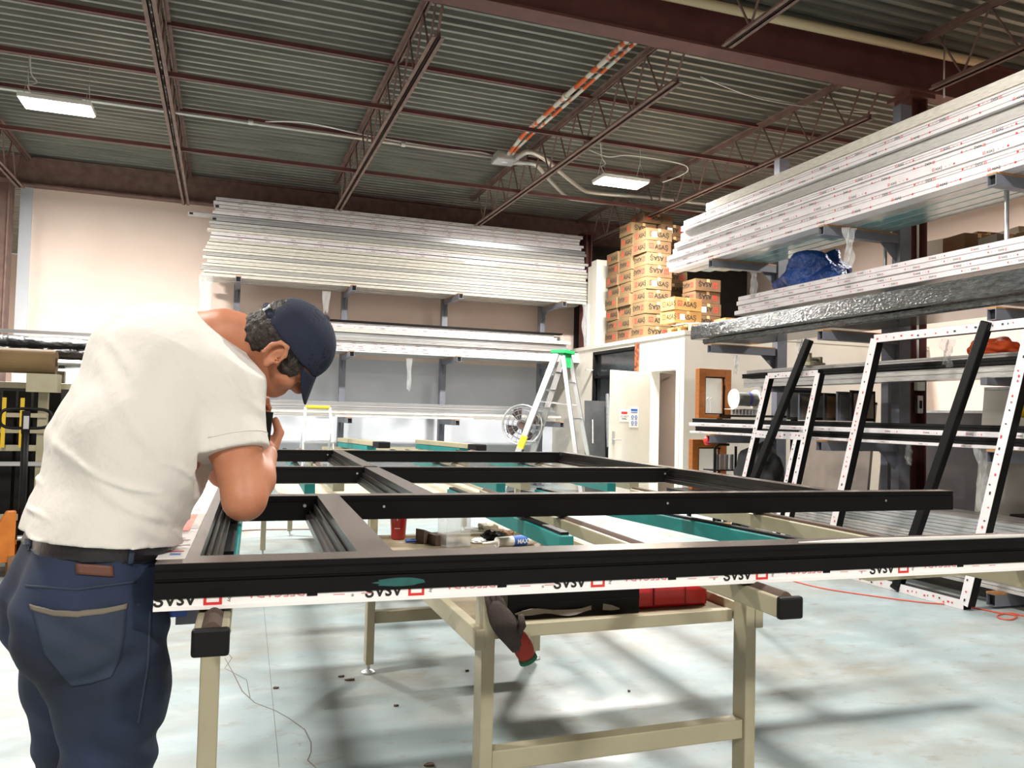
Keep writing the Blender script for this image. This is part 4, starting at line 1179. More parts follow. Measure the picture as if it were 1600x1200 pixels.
# drum fan
fn = thing('floor_fan', 'round wire-cage floor fan standing behind the ladder', 'fan', (4.72, 12.55, 0), math.radians(-25))
cz = 1.16; R_ = .33
for rr in (R_, R_ * .75, R_ * .5, R_ * .25):
    for y in (-.09, .09): MB().tube([(rr * math.cos(a), y * (1 if rr > .3 else 1.25), cz + rr * math.sin(a)) for a in [2 * PI * k / 32 for k in range(32)]], .006 if rr < .3 else .011, 6, closed=True).build('cage_ring', M_alu if rr > .3 else M_rackgrey, fn)
for k in range(20):
    a = 2 * PI * k / 20; c, s_ = math.cos(a), math.sin(a)
    MB().tube([(.05 * c, -.12, cz + .05 * s_), (R_ * .6 * c, -.115, cz + R_ * .6 * s_), (R_ * c, -.09, cz + R_ * s_), (R_ * c, .09, cz + R_ * s_)], .003, 4).build('cage_wire', M_rackgrey, fn)
for k in range(4):
    a = 2 * PI * k / 4 + .4; q = MB()
    A = [Vector((math.cos(a + d) * r, yy, cz + math.sin(a + d) * r)) for d, r, yy in ((0, .06, -.02), (-.35, .27, -.06), (.1, .29, .0), (.45, .25, .05), (.5, .06, .03))]
    q.add(A, [(0, 1, 2, 3, 4)]); o = q.build('blade', mat('fan_brown', '#5c4a40', .5), fn); o.modifiers.new('s', 'SOLIDIFY').thickness = .006
MB().cyl((0, -.08, cz), (0, .16, cz), .08, n=20).build('motor', MATS['fan_brown'], fn)
MB().tube([(0, .12, cz), (0, .14, .6), (0, .12, .03)], .022, 10).build('stand_pole', M_black, fn)
MB().lathe([(.24, 0), (.24, .02), (.05, .05)], 24, (0, .12, 0)).build('stand_base', M_black, fn)

# leaning dark panels, studs, arrow sign near the office
pn = thing('black_sheet', 'black sheet panel leaning left of the open office door', 'panel', (5.55, 11.75, 0), rot=(math.radians(-12), 0, math.radians(-18)))
MB().box(-.02, .42, 0, .03, .0, 1.62).build('sheet', mat('dark_sheet', '#2c2d2e', .3, col2='#3a3c3d', nscale=4), pn)
MB().box(-.03, .43, -.01, .04, 0, .03).build('bottom_channel', M_black, pn)
MB().box(.1, .12, -.012, 0, .9, 1.3).build('bright_scratch', M_silver, pn)
for i, (x, y, zt) in enumerate(((5.86, 11.7, 1.7), (5.92, 11.9, 1.55))):
    tag(MB().bar((x - .05, y - .25, 0), (x + .05, y + .1, zt), .05, .03, (1, 0, 0)).build('leaning_bar', M_silver if i == 0 else M_profblack), '%s bar leaning between the black sheet and the door' % ('silver', 'black')[i], 'bar')
tag(MB().box(5.72, 5.98, 11.2, 11.4, 0, .85).box(5.74, 5.96, 11.19, 11.2, .1, .75).build('dark_cabinet', M_black, None, bevel=.006), 'low black cabinet beside the free edge of the office door', 'cabinet')
for i in range(5):
    x = 6.13 - .0 + (i % 3) * .045 - .06; y = 12.55 + (i // 3) * .06
    st = tag(MB().box(x, x + .035, y, y + .003, 0, 2.05).box(x, x + .003, y, y + .04, 0, 2.05).box(x + .032, x + .035, y, y + .04, 0, 2.05).build('metal_stud', M_alu), 'upright metal stud, %s from the left, before the white column' % ('first', 'second', 'third', 'fourth', 'fifth')[i], 'stud', 'metal studs')
sg = thing('arrow_sign', 'small orange sign with a down arrow on the dark red column', 'sign', (6.24, 13.33, 2.18))
MB().box(-.065, .065, 0, .012, -.2, .13).build('sign_plate', mat('sign_orange', '#d9541e', .5), sg)
q = MB(); q.add([(-.012, -.002, .1), (.012, -.002, .1), (.012, -.002, -.08), (-.012, -.002, -.08)], [(0, 1, 2, 3)]); q.add([(-.045, -.002, -.07), (.045, -.002, -.07), (0, -.002, -.16)], [(0, 1, 2)]); q.build('arrow', M_paper, sg)
tag(MB().box(6.0, 6.05, 10.98, 11.06, 1.95, 2.47).build('corner_guard', mat('copper_print', '#a85a34', .5, col2='#5a2a1c', nscale=22, lo=.45, hi=.55)), 'patterned copper-orange corner strip beside the dark office glazing', 'corner strip')

# ------------------------------------------------------------------ leaning bars and frames before the right rack
def prn(name, p, q, w, d, t, face=(-1, 0, 0), white=True):
    """bar with a white printed face toward -X"""
    p = Vector(p); q = Vector(q)
    o = MB().bar(p, q, w, d, (1, 0, 0)).build(name, M_profblack, t)
    if white:
        off = Vector((-d / 2 - .0015, 0, 0)); ax = (q - p).normalized(); L_ = (q - p).length
        f = MB().bar(p + off, q + off, w * .96, .003, (1, 0, 0)).build('cover_film', M_film, o)
        r_ = random.Random(int(p.y * 100)); b1 = MB(); b2 = MB(); s = .03
        side = ax.cross(Vector((1, 0, 0))).normalized()
        while s < L_ - .05:
            c = p + off * 1.12 + ax * s - Vector((.001, 0, 0)) + side * r_.uniform(-w * .2, w * .2)
            put_rect(b1 if r_.random() < .5 else b2, c, ax, side, 0, r_.uniform(.006, .022), -.006, .006); s += r_.uniform(.03, .11)
        b1.build('black_print', M_inkblack, f)['kind'] = 'stuff'; b2.build('red_print', M_inkred, f)['kind'] = 'stuff'
    return o


fA = thing('window_frame', 'small black window frame with white film leaning on the middle arms', 'window frame', (5.1, 6.7, 0))
o0 = Vector((5.1, 6.7, 0))


def leanX(z, z1): return 5.0 + .2 * z / z1


def qA(px, py, X): return atX(px, py, X) - o0


za = 1.78
A_tl = Vector((5.24, 6.78, za)); A_tr = Vector((5.24, 6.05, za)); A_bl = Vector((5.03, 7.12, .03)); A_br = Vector((5.03, 6.32, .03))
prn('far_stile', A_bl - o0, A_tl - o0, .06, .06, fA); prn('near_stile', A_br - o0, A_tr - o0, .06, .06, fA)
prn('top_rail', A_tl - o0, A_tr - o0, .06, .06, fA); prn('bottom_rail', A_bl - o0, A_br - o0, .06, .06, fA)
f = .66; m0 = A_bl.lerp(A_tl, f) - o0; m1 = A_br.lerp(A_tr, f) - o0; prn('transom', m0, m1, .075, .06, fA)
prn('lower_mullion', A_br - o0 + Vector((.0, .12, .05)), A_br.lerp(A_tr, f) - o0 + Vector((0, .12, 0)), .05, .05, fA)
fB = thing('window_frame', 'large black window frame with white printed edges leaning on the right rack', 'window frame', (5.1, 5.0, 0))
o0 = Vector((5.1, 5.0, 0)); zb = 2.045
B_bl = Vector((5.08, 5.76, .035)); B_tl = Vector((5.25, 5.37, zb)); B_br = Vector((5.08, 4.34, .035)); B_tr = Vector((5.24, 3.95, zb))
prn('far_stile', B_bl - o0, B_tl - o0, .075, .07, fB); prn('near_stile', B_br - o0, B_tr - o0, .075, .07, fB)
prn('top_rail', B_tl - o0, B_tr - o0, .07, .07, fB); prn('bottom_rail', B_bl - o0, B_br - o0, .07, .07, fB)
for nm, p, q, lab in (('far', atZ(1135, 858, .03), Vector((5.2, 6.16, 2.1)), 'loose black bar leaning against the middle rack arm'), ('near', atZ(1403, 918, .03), Vector((5.2, 4.28, 2.08)), 'loose black bar leaning against the nearest rack arm')):
    p.x = min(p.x, 5.06)
    t = thing('leaning_bar', lab, 'bar', p)
    MB().bar((0, 0, 0), q - p, .075, .06, (1, 0, 0)).build('bar_body', M_profblack, t, bevel=.008)
    d_ = (q - p).normalized()
    MB().bar(-d_ * .015, d_ * .01, .079, .064, (1, 0, 0)).build('end_cap', M_black, t)
tag(blob('hand_clamp', (.09, .09, .1), 3, mat('red_knob', '#c8211e', .4), None, (5.33, 8.02, 1.02), .5, 3, .9, 3), 'bright red clamp hanging at the far arm of the waist-high level', 'clamp')

# ------------------------------------------------------------------ clutter in and behind the right rack
M_win = mat('oak_window', '#a9662c', .4, col2='#8f5220', nscale=10, stretch=(1, 1, 6))


def wood_window(loc, w, h, label, rz=0, d=.09):
    t = thing('sample_window', label, 'window sample', loc, rz)
    for a, nm in (((0, .09, 0, h), 'stile'), ((w - .09, w, 0, h), 'stile'), ((.09, w - .09, h - .1, h), 'rail'), ((.09, w - .09, 0, .05), 'rail')):
        MB().box(a[0], a[1], 0, d, a[2], a[3]).build(nm, M_win, t, bevel=.004)
    MB().box(.09, w - .09, .04, .05, .05, h - .1).build('pane', mat('window_pane', '#dfe3e0', .05, alpha=.2), t)
    for a in ((.09, .105, .05, h - .1), (w - .105, w - .09, .05, h - .1), (.09, w - .09, .05, .065), (.09, w - .09, h - .115, h - .1)):
        MB().box(a[0], a[1], .015, .04, a[2], a[3]).build('gasket', M_black, t)
    MB().box(w - .11, w - .075, -.02, 0, h - .2, h - .12).build('hinge', M_win, t)
    return t


wood_window((5.55, 8.55, 1.335), .47, .62, 'oak sample window standing on the far end of the waist-high bars', 0)
wood_window((5.5, 8.6, .45), .5, .62, 'second oak sample window below the waist-high bars', 0)
sA = tag(MB().box(5.35, 6.25, 8.45, 8.95, .40, .44).build('low_shelf', M_black), 'low black shelf under the far end of the right rack', 'shelf')
for x in (5.4, 6.2):
    for y in (8.5, 8.9): MB().box(x - .02, x + .02, y - .02, y + .02, 0, .4).build('shelf_leg', M_black, sA)
bst = thing('wire_stand', 'black wire stand with silver hinge packs under the far bars', 'stand', (5.62, 8.3, 0))
for x in (0, .3):
    MB().tube([(x, 0, 0), (x, 0, .98), (x + .06, 0, 1.02), (x + .2, 0, 1.02)] if x == 0 else [(x, 0, 0), (x, 0, 1.0)], .016, 8).build('stand_post', M_black, bst)
for z in (.35, .7): MB().box(-.03, .36, -.01, .2, z, z + .012).build('stand_shelf', M_black, bst)
for i in range(4): MB().box(.02 + i * .075, .06 + i * .075, .02, .05, .712, .9).build('hinge_pack', M_silver, bst)
for i in range(4): MB().box(.02 + i * .075, .06 + i * .075, .02, .05, .362, .55).build('hinge_pack', MATS['blue_plastic'] if i % 2 else MATS['yellow_strap'], bst)
for i in range(3):
    t = thing('hinge_rail', 'silver hinge rail, %s from the left, propped behind the oak sample window' % ('first', 'second', 'third')[i], 'rail', (5.74 + i * .05, 8.75, 1.34), group='hinge rails')
    MB().tube([(0, 0, 0), (.02, 0, .2), (.0, 0, .24), (.03, 0, .26)], .009, 6).build('rail_bar', M_alu, t)
    MB().box(-.014, .014, -.012, .012, .0, .04).build('rail_foot', M_alu, t)
sp = thing('cable_spool', 'grey cable spool with a violet band on a white roll holder', 'spool', (6.0, 8.25, 1.48))
MB().cyl((-.15, 0, .1), (.15, 0, .1), .085, n=24).build('winding', mat('spool_grey', '#8d8f86', .6), sp)
MB().cyl((.03, 0, .1), (.07, 0, .1), .087, n=24).build('violet_band', mat('violet', '#6b63b0', .5), sp)
for x in (-.16, .15): MB().cyl((x, 0, .1), (x + .012, 0, .1), .12, n=24).build('flange', M_white, sp)
MB().box(-.22, .22, -.1, .1, -.03, -.02).build('holder', M_white, sp)
for i in range(8): MB().box(-.2 + i * .05, -.17 + i * .05, -.05, -.03, -.09, -.03).build('silver_tag', M_silver, sp)
# shelf in the rack interior that carries the spool
sB = tag(MB().box(5.85, 6.15, 7.4, 9.0, 1.36, 1.385).build('inner_shelf', M_profblack), 'black shelf carrying the spool behind the waist-high bars', 'shelf')
for y in (7.45, 8.9): MB().box(6.08, 6.14, y, y + .05, 0, 1.36).build('shelf_leg', M_black, sB)
tp = blob('blue_tarp', (.5, .85, .36), 2, mat('tarp_blue', '#174287', .45, col2='#10306c', nscale=5, bump=1.0, bscale=11, bdist=.06), None, (5.95, 7.0, 2.742), .5, 1.7, .35, 5, False)
tag(tp, 'crumpled blue tarpaulin heaped on the white bars of the right rack', 'tarpaulin')
# boards behind the tarp and in the near bay
for i, (x, y, w, l, z, h, m_, lab) in enumerate(((6.3, 6.75, .4, .9, 2.68, .06, M_card2, 'brown board lying behind the blue tarpaulin'), (6.32, 6.75, .35, .8, 2.75, .05, M_beige, 'beige board on top of the brown one behind the tarpaulin'))):
    tag(MB().box(x, x + w, y - l / 2, y + l / 2, z + .1, z + h + .1).build('board', m_, None, bevel=.003), lab, 'board')
tag((sdk := MB().box(6.78, 9.6, 4.6, 7.0, 2.97, 3.02).build('storage_deck', M_card2)), 'wooden storage deck behind the right rack uprights', 'deck')
for x, y in ((9.4, 4.7), (9.4, 6.9), (6.9, 6.9), (6.9, 4.7)): MB().box(x - .05, x + .05, y - .05, y + .05, 0, 2.97).build('deck_post', M_rackgrey, sdk)
rnd = random.Random(4)
MB2 = []
spots = [(6.8, 5.85, .34, .3, .2, 'tan carton left in the near bay of the upper deck'), (6.8, 5.5, .3, .26, .12, 'low grey carton before the tan one on the upper deck'), (7.15, 5.55, .36, .3, .13, 'second low grey carton on the upper deck'), (7.15, 6.0, .26, .3, .28, 'dim carton standing behind the low grey ones'), (7.6, 5.9, .4, .3, .36, 'tall brown carton near the right edge of the upper deck'), (6.85, 5.1, .34, .26, .1, 'flat carton near the silver pole on the upper deck'), (7.9, 6.4, .5, .4, .4, 'large shaded carton at the back of the upper deck'), (7.3, 6.5, .4, .35, .33, 'brown carton behind the near cartons of the upper deck')]
for i, (x, y, a, b_, h, lab) in enumerate(spots):
    t = thing('storage_carton', lab, 'carton', (x, y, 3.021), rnd.uniform(-.3, .3), 'cartons on the upper deck')
    m_ = [M_card2, mat('grey_card', '#8d857a', .8), M_card][i % 3]
    MB().box(0, a, 0, b_, 0, h).build('carton_body', m_, t, bevel=.004)
    MB().box(a / 2 - .02, a / 2 + .02, -.001, b_ + .001, h - .04, h + .001).build('tape', MATS['packing_tape'], t)
tag(blob('plastic_sack', (.22, .2, .2), 8, mat('brown_sack', '#7a6a52', .3, coat=.4, col2='#5c4c38', nscale=8), None, (7.05, 5.25, 3.021), .3, 2, .5, 4), 'shiny brown plastic sack at the front of the upper deck', 'sack')
tag(blob('plastic_sack', (.5, .5, .4), 9, mat('crumpled_brown', '#8a7456', .35, coat=.4, bump=.6, bscale=14), None, (7.75, 5.45, 3.021), .4, 2.4, .5, 4, True), 'crumpled brown wrapping piled over the upper deck cartons', 'sack')
for (px, Y, lab) in ((1383, 6.3, 'thin silver pole left of the red column above the white bars'), (1573, 4.62, 'thin silver pole near the right edge above the white bars')):
    p = atY(px, 380, Y); tag(MB().cyl((p.x, Y, 2.74), (p.x, Y, 3.2), .018, n=10).build('support_pole', M_alu), lab, 'pole')
# orange bag, yellow ball, machine part on the inner mid shelf
tag(blob('orange_bag', (.3, .42, .13), 5, mat('orange_fabric', '#e8571a', .6, bump=.4, bscale=20), None, (5.82, 4.72, 1.897), .25, 2.2, .3, 4), 'bright orange bag lying on the inner mid-height bars', 'bag')
yb = thing('yellow_balloon', 'yellow ball with dark wrapping hanging behind the black frame', 'ball', (6.3, 4.85, 1.52))
bm = bmesh.new(); bmesh.ops.create_uvsphere(bm, u_segments=24, v_segments=14, radius=.12); me = bpy.data.meshes.new('ball'); bm.to_mesh(me); bm.free(); me.materials.append(mat('yellow_ball', '#d9b51c', .4)); me.polygons.foreach_set('use_smooth', [True] * len(me.polygons)); obj('ball', me, yb)
blob('crumpled_top', (.2, .2, .1), 6, mat('cream_crumple', '#d3c9ac', .4, col2='#3d352b', nscale=9), yb, (.02, -.02, .06), .4, 3, .4, 3, True)
MB().tube([(0, 0, .12), (.02, .01, .3), (.0, .0, .55)], .004, 5).build('string', M_inkblack, yb)
mp_ = thing('machine_vise', 'small grey machine vise on the inner mid-height bars', 'vise', (5.72, 6.72, 1.897), .3)
MB().box(-.14, .14, -.06, .06, 0, .04).build('base', M_beige, mp_, bevel=.004); MB().box(-.14, -.09, -.05, .05, .04, .13).build('jaw', M_beige, mp_, bevel=.004); MB().box(.06, .1, -.05, .05, .04, .1).build('jaw', M_beige, mp_)
MB().cyl((-.2, 0, .07), (.15, 0, .07), .015, n=10).build('screw', M_alu, mp_)
# column switchgear
sw = thing('switch_box', 'white switch box with conduit on the red column', 'switch', (6.49, 6.33, 1.4))
p = atX(1438, 595, 6.6)
pc = atY(1440, 595, 6.2); pd = atY(1437, 622, 6.2)
sw.location = (pc.x, 6.2, pc.z)
MB().box(-.05, .05, 0, .05, -.1, .1).build('box_body', M_white, sw, bevel=.006); MB().box(-.03, .03, -.006, 0, -.05, .05).build('box_face', M_paper, sw)
MB().box(-.035, .035, .01, .05, -.33, -.15).build('lower_switch', M_alu, sw, bevel=.004); MB().box(-.01, .01, 0, .01, -.28, -.2).build('toggle', M_black, sw)
MB().tube([(-.02, .03, .1), (-.02, .035, 1.2), (-.02, .04, 2.6)], .012, 8).build('riser_conduit', M_white, sw)
# sheets and dark stock stored behind the rack at floor level
for i, (x, y0, y1, z, m_, lab) in enumerate(((7.55, 4.3, 6.4, 1.75, mat('grey_board', '#a6a197', .6, col2='#8f8a80', nscale=2), 'large grey board leaning upright behind the near bay of the rack'), (7.7, 6.5, 7.9, 1.5, M_walldark, 'dark board leaning behind the middle bay of the rack'), (7.62, 8.0, 9.2, 1.6, mat('taupe_board', '#6b6058', .6, col2='#57504a', nscale=3), 'taupe board standing beside the red column'))):
    t = thing('stored_board', lab, 'board', (x, (y0 + y1) / 2, 0), rot=(0, math.radians(6), 0)); MB().box(0, .04, y0 - (y0 + y1) / 2, y1 - (y0 + y1) / 2, 0, z).build('board_sheet', m_, t)
    MB().box(-.005, .045, y0 - (y0 + y1) / 2, y1 - (y0 + y1) / 2, z - .03, z).build('board_edge', M_silver, t)
q = MB(); put_text(q, 'KOMMERLING', .07, (7.19, 5.1, 1.4), (0, -1, 0), (0, 0, 1), .01)
rnd = random.Random(8)
labs = ['black case', 'dark crumpled sack', 'grey wrapped parcel', 'brown wrapped parcel', 'dark carton', 'black tool bag', 'dusty grey carton', 'black crate']
for i in range(8):
    y = 8.0 - i * .55; x = 6.8 + .12 * (i % 2); h = rnd.uniform(.35, .6)
    m_ = [M_black, M_walldark, mat('parcel_grey', '#6e6c69', .4, coat=.3), M_card2][i % 4]
    lab = labs[i] + ' on the floor behind the right rack, %s from the far end' % ('first', 'second', 'third', 'fourth', 'fifth', 'sixth', 'seventh', 'eighth')[i]
    if i % 3 == 1: tag(blob('stored_sack', (.45, .5, h), 20 + i, m_, None, (x + .3, y, 0), .3, 2, .4, 4), lab, 'sack')
    else:
        t = thing('stored_case', lab, 'case', (x, y - .22, 0), rnd.uniform(-.1, .1)); MB().box(0, .5, 0, .44, 0, h).build('case_body', m_, t, bevel=.01); MB().box(.1, .4, -.004, 0, h * .5, h * .52).build('seam', M_holedark, t); MB().box(.2, .3, -.02, 0, h * .6, h * .68).build('case_handle', M_black, t)
# dark stock standing on the waist level behind the front bars
labs = ['dark grey sample panel', 'pale sample panel', 'black framed sample panel', 'brown sample panel', 'grey sample panel', 'black sample panel']
for i in range(6):
    y = 7.25 - i * .19; t = thing('sample_board', labs[i] + ' standing on the waist-high level, %s from the far end' % ('first', 'second', 'third', 'fourth', 'fifth', 'sixth')[i], 'sample panel', (5.84, y, 1.34), .12 * (i % 3 - 1))
    h = rnd.uniform(.28, .34); MB().box(0, .34, 0, .025, 0, h).build('panel_frame', [M_walldark, M_rackgrey, M_black][i % 3], t); MB().box(.03, .31, -.004, 0, .03, h - .03).build('panel_face', [M_silver, mat('beige_sample', '#9a8d80', .6), M_rackgrey, M_card2][i % 4], t)
bs = blob('black_sack', (.5, .6, .42), 14, mat('black_cloth', '#1c1d1f', .6, bump=.4, bscale=12), None, (5.7, 7.55, .62), .25, 2, .3, 4); tag(bs, 'black soft bag beneath the far end of the waist-high bars', 'bag')
sC = tag(MB().box(5.4, 6.1, 7.25, 7.85, .58, .62).build('low_shelf', M_rackgrey), 'grey low shelf carrying the black soft bag', 'shelf')
for x in (5.75, 6.0): MB().box(x, x + .05, 7.3, 7.35, 0, .58).build('shelf_leg', M_rackgrey, sC)


# torn plastic hanging from arms and bars
def drape(p, w, h, seed, label, group='hanging plastic', m=None):
    q = MB(); nx, nz = 5, 9; r_ = random.Random(seed)
    for j in range(nz + 1):
        for i in range(nx + 1):
            t_ = j / nz; ww = w * (1 - .45 * t_ + .2 * mnoise.noise(Vector((seed, t_ * 3, 0))))
            q.v.append((ww * (i / nx - .5) + .05 * w * mnoise.noise(Vector((i, j, seed))), .03 * math.sin(i * 2.1 + j * .8 + seed), -h * t_ * (1 + .25 * mnoise.noise(Vector((i * .7, seed, 0))))))
    q.f = [(j * (nx + 1) + i, j * (nx + 1) + i + 1, (j + 1) * (nx + 1) + i + 1, (j + 1) * (nx + 1) + i) for j in range(nz) for i in range(nx)]; q.m = [0] * len(q.f)
    o = q.build('torn_plastic', m or M_plastic, None, True, loc=p); o.modifiers.new('s', 'SOLIDIFY').thickness = .0015
    return tag(o, label, 'plastic', group)


for i, (p, w, h, lab) in enumerate(((atX(1327, 356, 5.28), .13, .34, 'torn clear plastic hanging by the middle top arm'), (atX(1178, 425, 5.5), .1, .28, 'torn clear plastic hanging at the far top arm'), (atX(1250, 530, 5.5), .1, .25, 'thin clear plastic strand over the cream wall'), (atX(1480, 530, 5.45), .12, .22, 'clear plastic strip beside the orange bag'), (atX(1535, 700, 5.4), .12, .45, 'long clear plastic strip below the waist-high bars'), (atX(1420, 690, 5.6), .05, .2, 'narrow clear plastic strip at the red column'), (atX(1150, 555, 5.4), .05, .2, 'wisp of clear plastic under the far middle arm'), (atX(1255, 672, 5.2), .05, .12, 'twist of clear plastic tied on the small leaning frame'), (atY(322, 430, 13.15), .2, .9, 'crumpled clear plastic hanging off the left end of the tall back stack'), (atY(918, 475, 13.0), .22, .85, 'crumpled clear plastic hanging off the right end of the tall back stack'), (atY(510, 455, 13.15), .14, .35, 'clear plastic strip under the tall back stack'), (atY(640, 560, 13.15), .1, .5, 'clear plastic strip under the middle back stack'))):
    drape(p, w, h, i * 1.7 + 1, lab)

# ------------------------------------------------------------------ the man at the frame (implicit surfaces -> meshes)
class SDF:
    def __init__(s, lo, hi, h):
        s.lo = np.array(lo, float); s.h = h
        s.n = (np.ceil((np.array(hi) - s.lo) / h)).astype(int) + 1
        s.D = np.full(tuple(s.n), 0.25, np.float32)

    def block(s, lo, hi):
        a = np.maximum(np.floor((np.array(lo) - s.lo) / s.h).astype(int), 0)
        b = np.minimum(np.ceil((np.array(hi) - s.lo) / s.h).astype(int) + 1, s.n)
        if np.any(b <= a): return None
        ax = [(s.lo[i] + np.arange(a[i], b[i]) * s.h).astype(np.float32) for i in range(3)]
        sl = tuple(slice(a[i], b[i]) for i in range(3))
        return sl, ax[0][:, None, None], ax[1][None, :, None], ax[2][None, None, :]

    def smin(s, sl, d, k):
        a = s.D[sl]
        if k <= 0: s.D[sl] = np.minimum(a, d); return
        t = np.clip(.5 + .5 * (d - a) / k, 0, 1)
        s.D[sl] = d * (1 - t) + a * t - k * t * (1 - t)

    def cone(s, p, q, r0, r1, k=.03):
        p = np.array(p, float); q = np.array(q, float); R = max(r0, r1) + k + 4 * s.h
        B = s.block(np.minimum(p, q) - R, np.maximum(p, q) + R)
        if B is None: return s
        sl, X, Y, Z = B; d = q - p; L = float(d @ d) + 1e-12
        t = np.clip(((X - p[0]) * d[0] + (Y - p[1]) * d[1] + (Z - p[2]) * d[2]) / L, 0, 1)
        dist = np.sqrt((X - p[0] - t * d[0]) ** 2 + (Y - p[1] - t * d[1]) ** 2 + (Z - p[2] - t * d[2]) ** 2) - (r0 + (r1 - r0) * t)
        s.smin(sl, dist.astype(np.float32), k); return s

    def chain(s, pts, rs, k=.03):
        for i in range(len(pts) - 1): s.cone(pts[i], pts[i + 1], rs[i], rs[i + 1], k)
        return s

    def _ell(s, X, Y, Z, c, A, r):
        A = np.array(A, float)
        u = [((X - c[0]) * A[i][0] + (Y - c[1]) * A[i][1] + (Z - c[2]) * A[i][2]) for i in range(3)]
        k0 = np.sqrt(sum((u[i] / r[i]) ** 2 for i in range(3))); k1 = np.sqrt(sum((u[i] / r[i] ** 2) ** 2 for i in range(3))) + 1e-9
        return (k0 * (k0 - 1) / k1).astype(np.float32)

    def ell(s, c, A, r, k=.02, sub=False):
        c = np.array(c, float); R = max(r) + k + 4 * s.h; B = s.block(c - R, c + R)
        if B is None: return s
        sl, X, Y, Z = B; d = s._ell(X, Y, Z, c, A, r)
        if sub:
            a = s.D[sl]; d = -d; t = np.clip(.5 - .5 * (d - a) / max(k, 1e-4), 0, 1); s.D[sl] = d * (1 - t) + a * t + k * t * (1 - t)
        else: s.smin(sl, d, k)
        return s

    def cut(s, p, n):
        """keep the side where (x - p).n < 0"""
        p = np.array(p, float); n = np.array(n, float); n /= np.linalg.norm(n)
        X, Y, Z = s.all(); s.D = np.maximum(s.D, ((X - p[0]) * n[0] + (Y - p[1]) * n[1] + (Z - p[2]) * n[2]).astype(np.float32)); return s

    def all(s):
        return s.block(s.lo, s.lo + (s.n - 1) * s.h)[1:]

    def disp(s, fn):
        X, Y, Z = s.all(); m = np.abs(s.D) < .06
        s.D = s.D + np.where(m, fn(X, Y, Z), 0).astype(np.float32); return s

    def mesh(s, name, m, parent=None):
        D = s.D.copy(); D[0] = D[-1] = .1; D[:, 0] = D[:, -1] = .1; D[:, :, 0] = D[:, :, -1] = .1
        ins = D < 0; c = [slice(0, -1), slice(1, None)]
        cnt = np.zeros(tuple(x - 1 for x in D.shape), np.int8)
        for i in (0, 1):
            for j in (0, 1):
                for k in (0, 1): cnt += ins[c[i], c[j], c[k]]
        act = np.argwhere((cnt > 0) & (cnt < 8)); idx = -np.ones(cnt.shape, np.int32); idx[tuple(act.T)] = np.arange(len(act))
        cor = np.array([(i, j, k) for i in (0, 1) for j in (0, 1) for k in (0, 1)])
        val = np.stack([D[act[:, 0] + q[0], act[:, 1] + q[1], act[:, 2] + q[2]] for q in cor], 1)
        P = np.zeros((len(act), 3)); W = np.zeros(len(act))
        for a in range(8):
            for b in range(a + 1, 8):
                if np.abs(cor[a] - cor[b]).sum() != 1: continue
                x = (val[:, a] < 0) != (val[:, b] < 0)
                t = np.where(x, val[:, a] / (val[:, a] - val[:, b] + 1e-20), 0)
                P += np.where(x[:, None], cor[a] + t[:, None] * (cor[b] - cor[a]), 0); W += x
        V = s.lo + (act + P / W[:, None]) * s.h
        F = []
        for ax in range(3):
            A = [slice(None)] * 3; Bq = [slice(None)] * 3; A[ax] = slice(0, -1); Bq[ax] = slice(1, None)
            e = np.argwhere(ins[tuple(A)] != ins[tuple(Bq)])
            u, v = [(1, 2), (2, 0), (0, 1)][ax]
            e = e[(e[:, u] > 0) & (e[:, v] > 0)]
            def cell(du, dv):
                q = e.copy(); q[:, u] -= du; q[:, v] -= dv; return idx[q[:, 0], q[:, 1], q[:, 2]]
            quad = np.stack([cell(1, 1), cell(0, 1), cell(0, 0), cell(1, 0)], 1)
            inside = ins[e[:, 0], e[:, 1], e[:, 2]]
            quad[~inside] = quad[~inside][:, ::-1]; F.append(quad)
        F = np.concatenate(F); F = F[(F >= 0).all(1)]
        me = bpy.data.meshes.new(name); me.from_pydata(V.tolist(), [], F.tolist()); me.materials.append(m)
        me.polygons.foreach_set('use_smooth', [True] * len(me.polygons)); me.update()
        o = bpy.data.objects.new(name, me); COL.objects.link(o); o.parent = parent
        return o


def J(px, py, c): return np.array(atD(px, py, c))


az = math.radians(70)
Fb = np.array((math.sin(az), math.cos(az), 0.0)); Rb = np.array((math.cos(az), -math.sin(az), 0.0)); Zb = np.array((0, 0, 1.0))
cr, cu, cf = np.array(_r), np.array(_u), np.array(_f)

M_skin = mat('skin', '#bd8060', .5, col2='#b17152', nscale=18, sss=.08, bump=.05, bscale=200)
M_shirt = mat('white_cotton', '#d6d2cb', .85, bump=.2, bscale=22, bdist=.03, stretch=(1, 1, .8))
M_denim = mat('dark_denim', '#232f49', .85, col2='#131a29', nscale=4, bump=.25, bscale=420, bdist=.003)
M_denimlight = mat('worn_denim', '#303a4c', .85, col2='#262f40', nscale=8, bump=.2, bscale=420, bdist=.003)
M_belt = mat('black_leather', '#17161a', .35, bump=.15, bscale=120)
M_cap = mat('navy_cotton', '#1a2236', .85, bump=.2, bscale=350, bdist=.003)
M_hair = mat('dark_hair', '#231c19', .6, col2='#4a413b', nscale=60, lo=.5, hi=.75, bump=.7, bscale=160, bdist=.006)

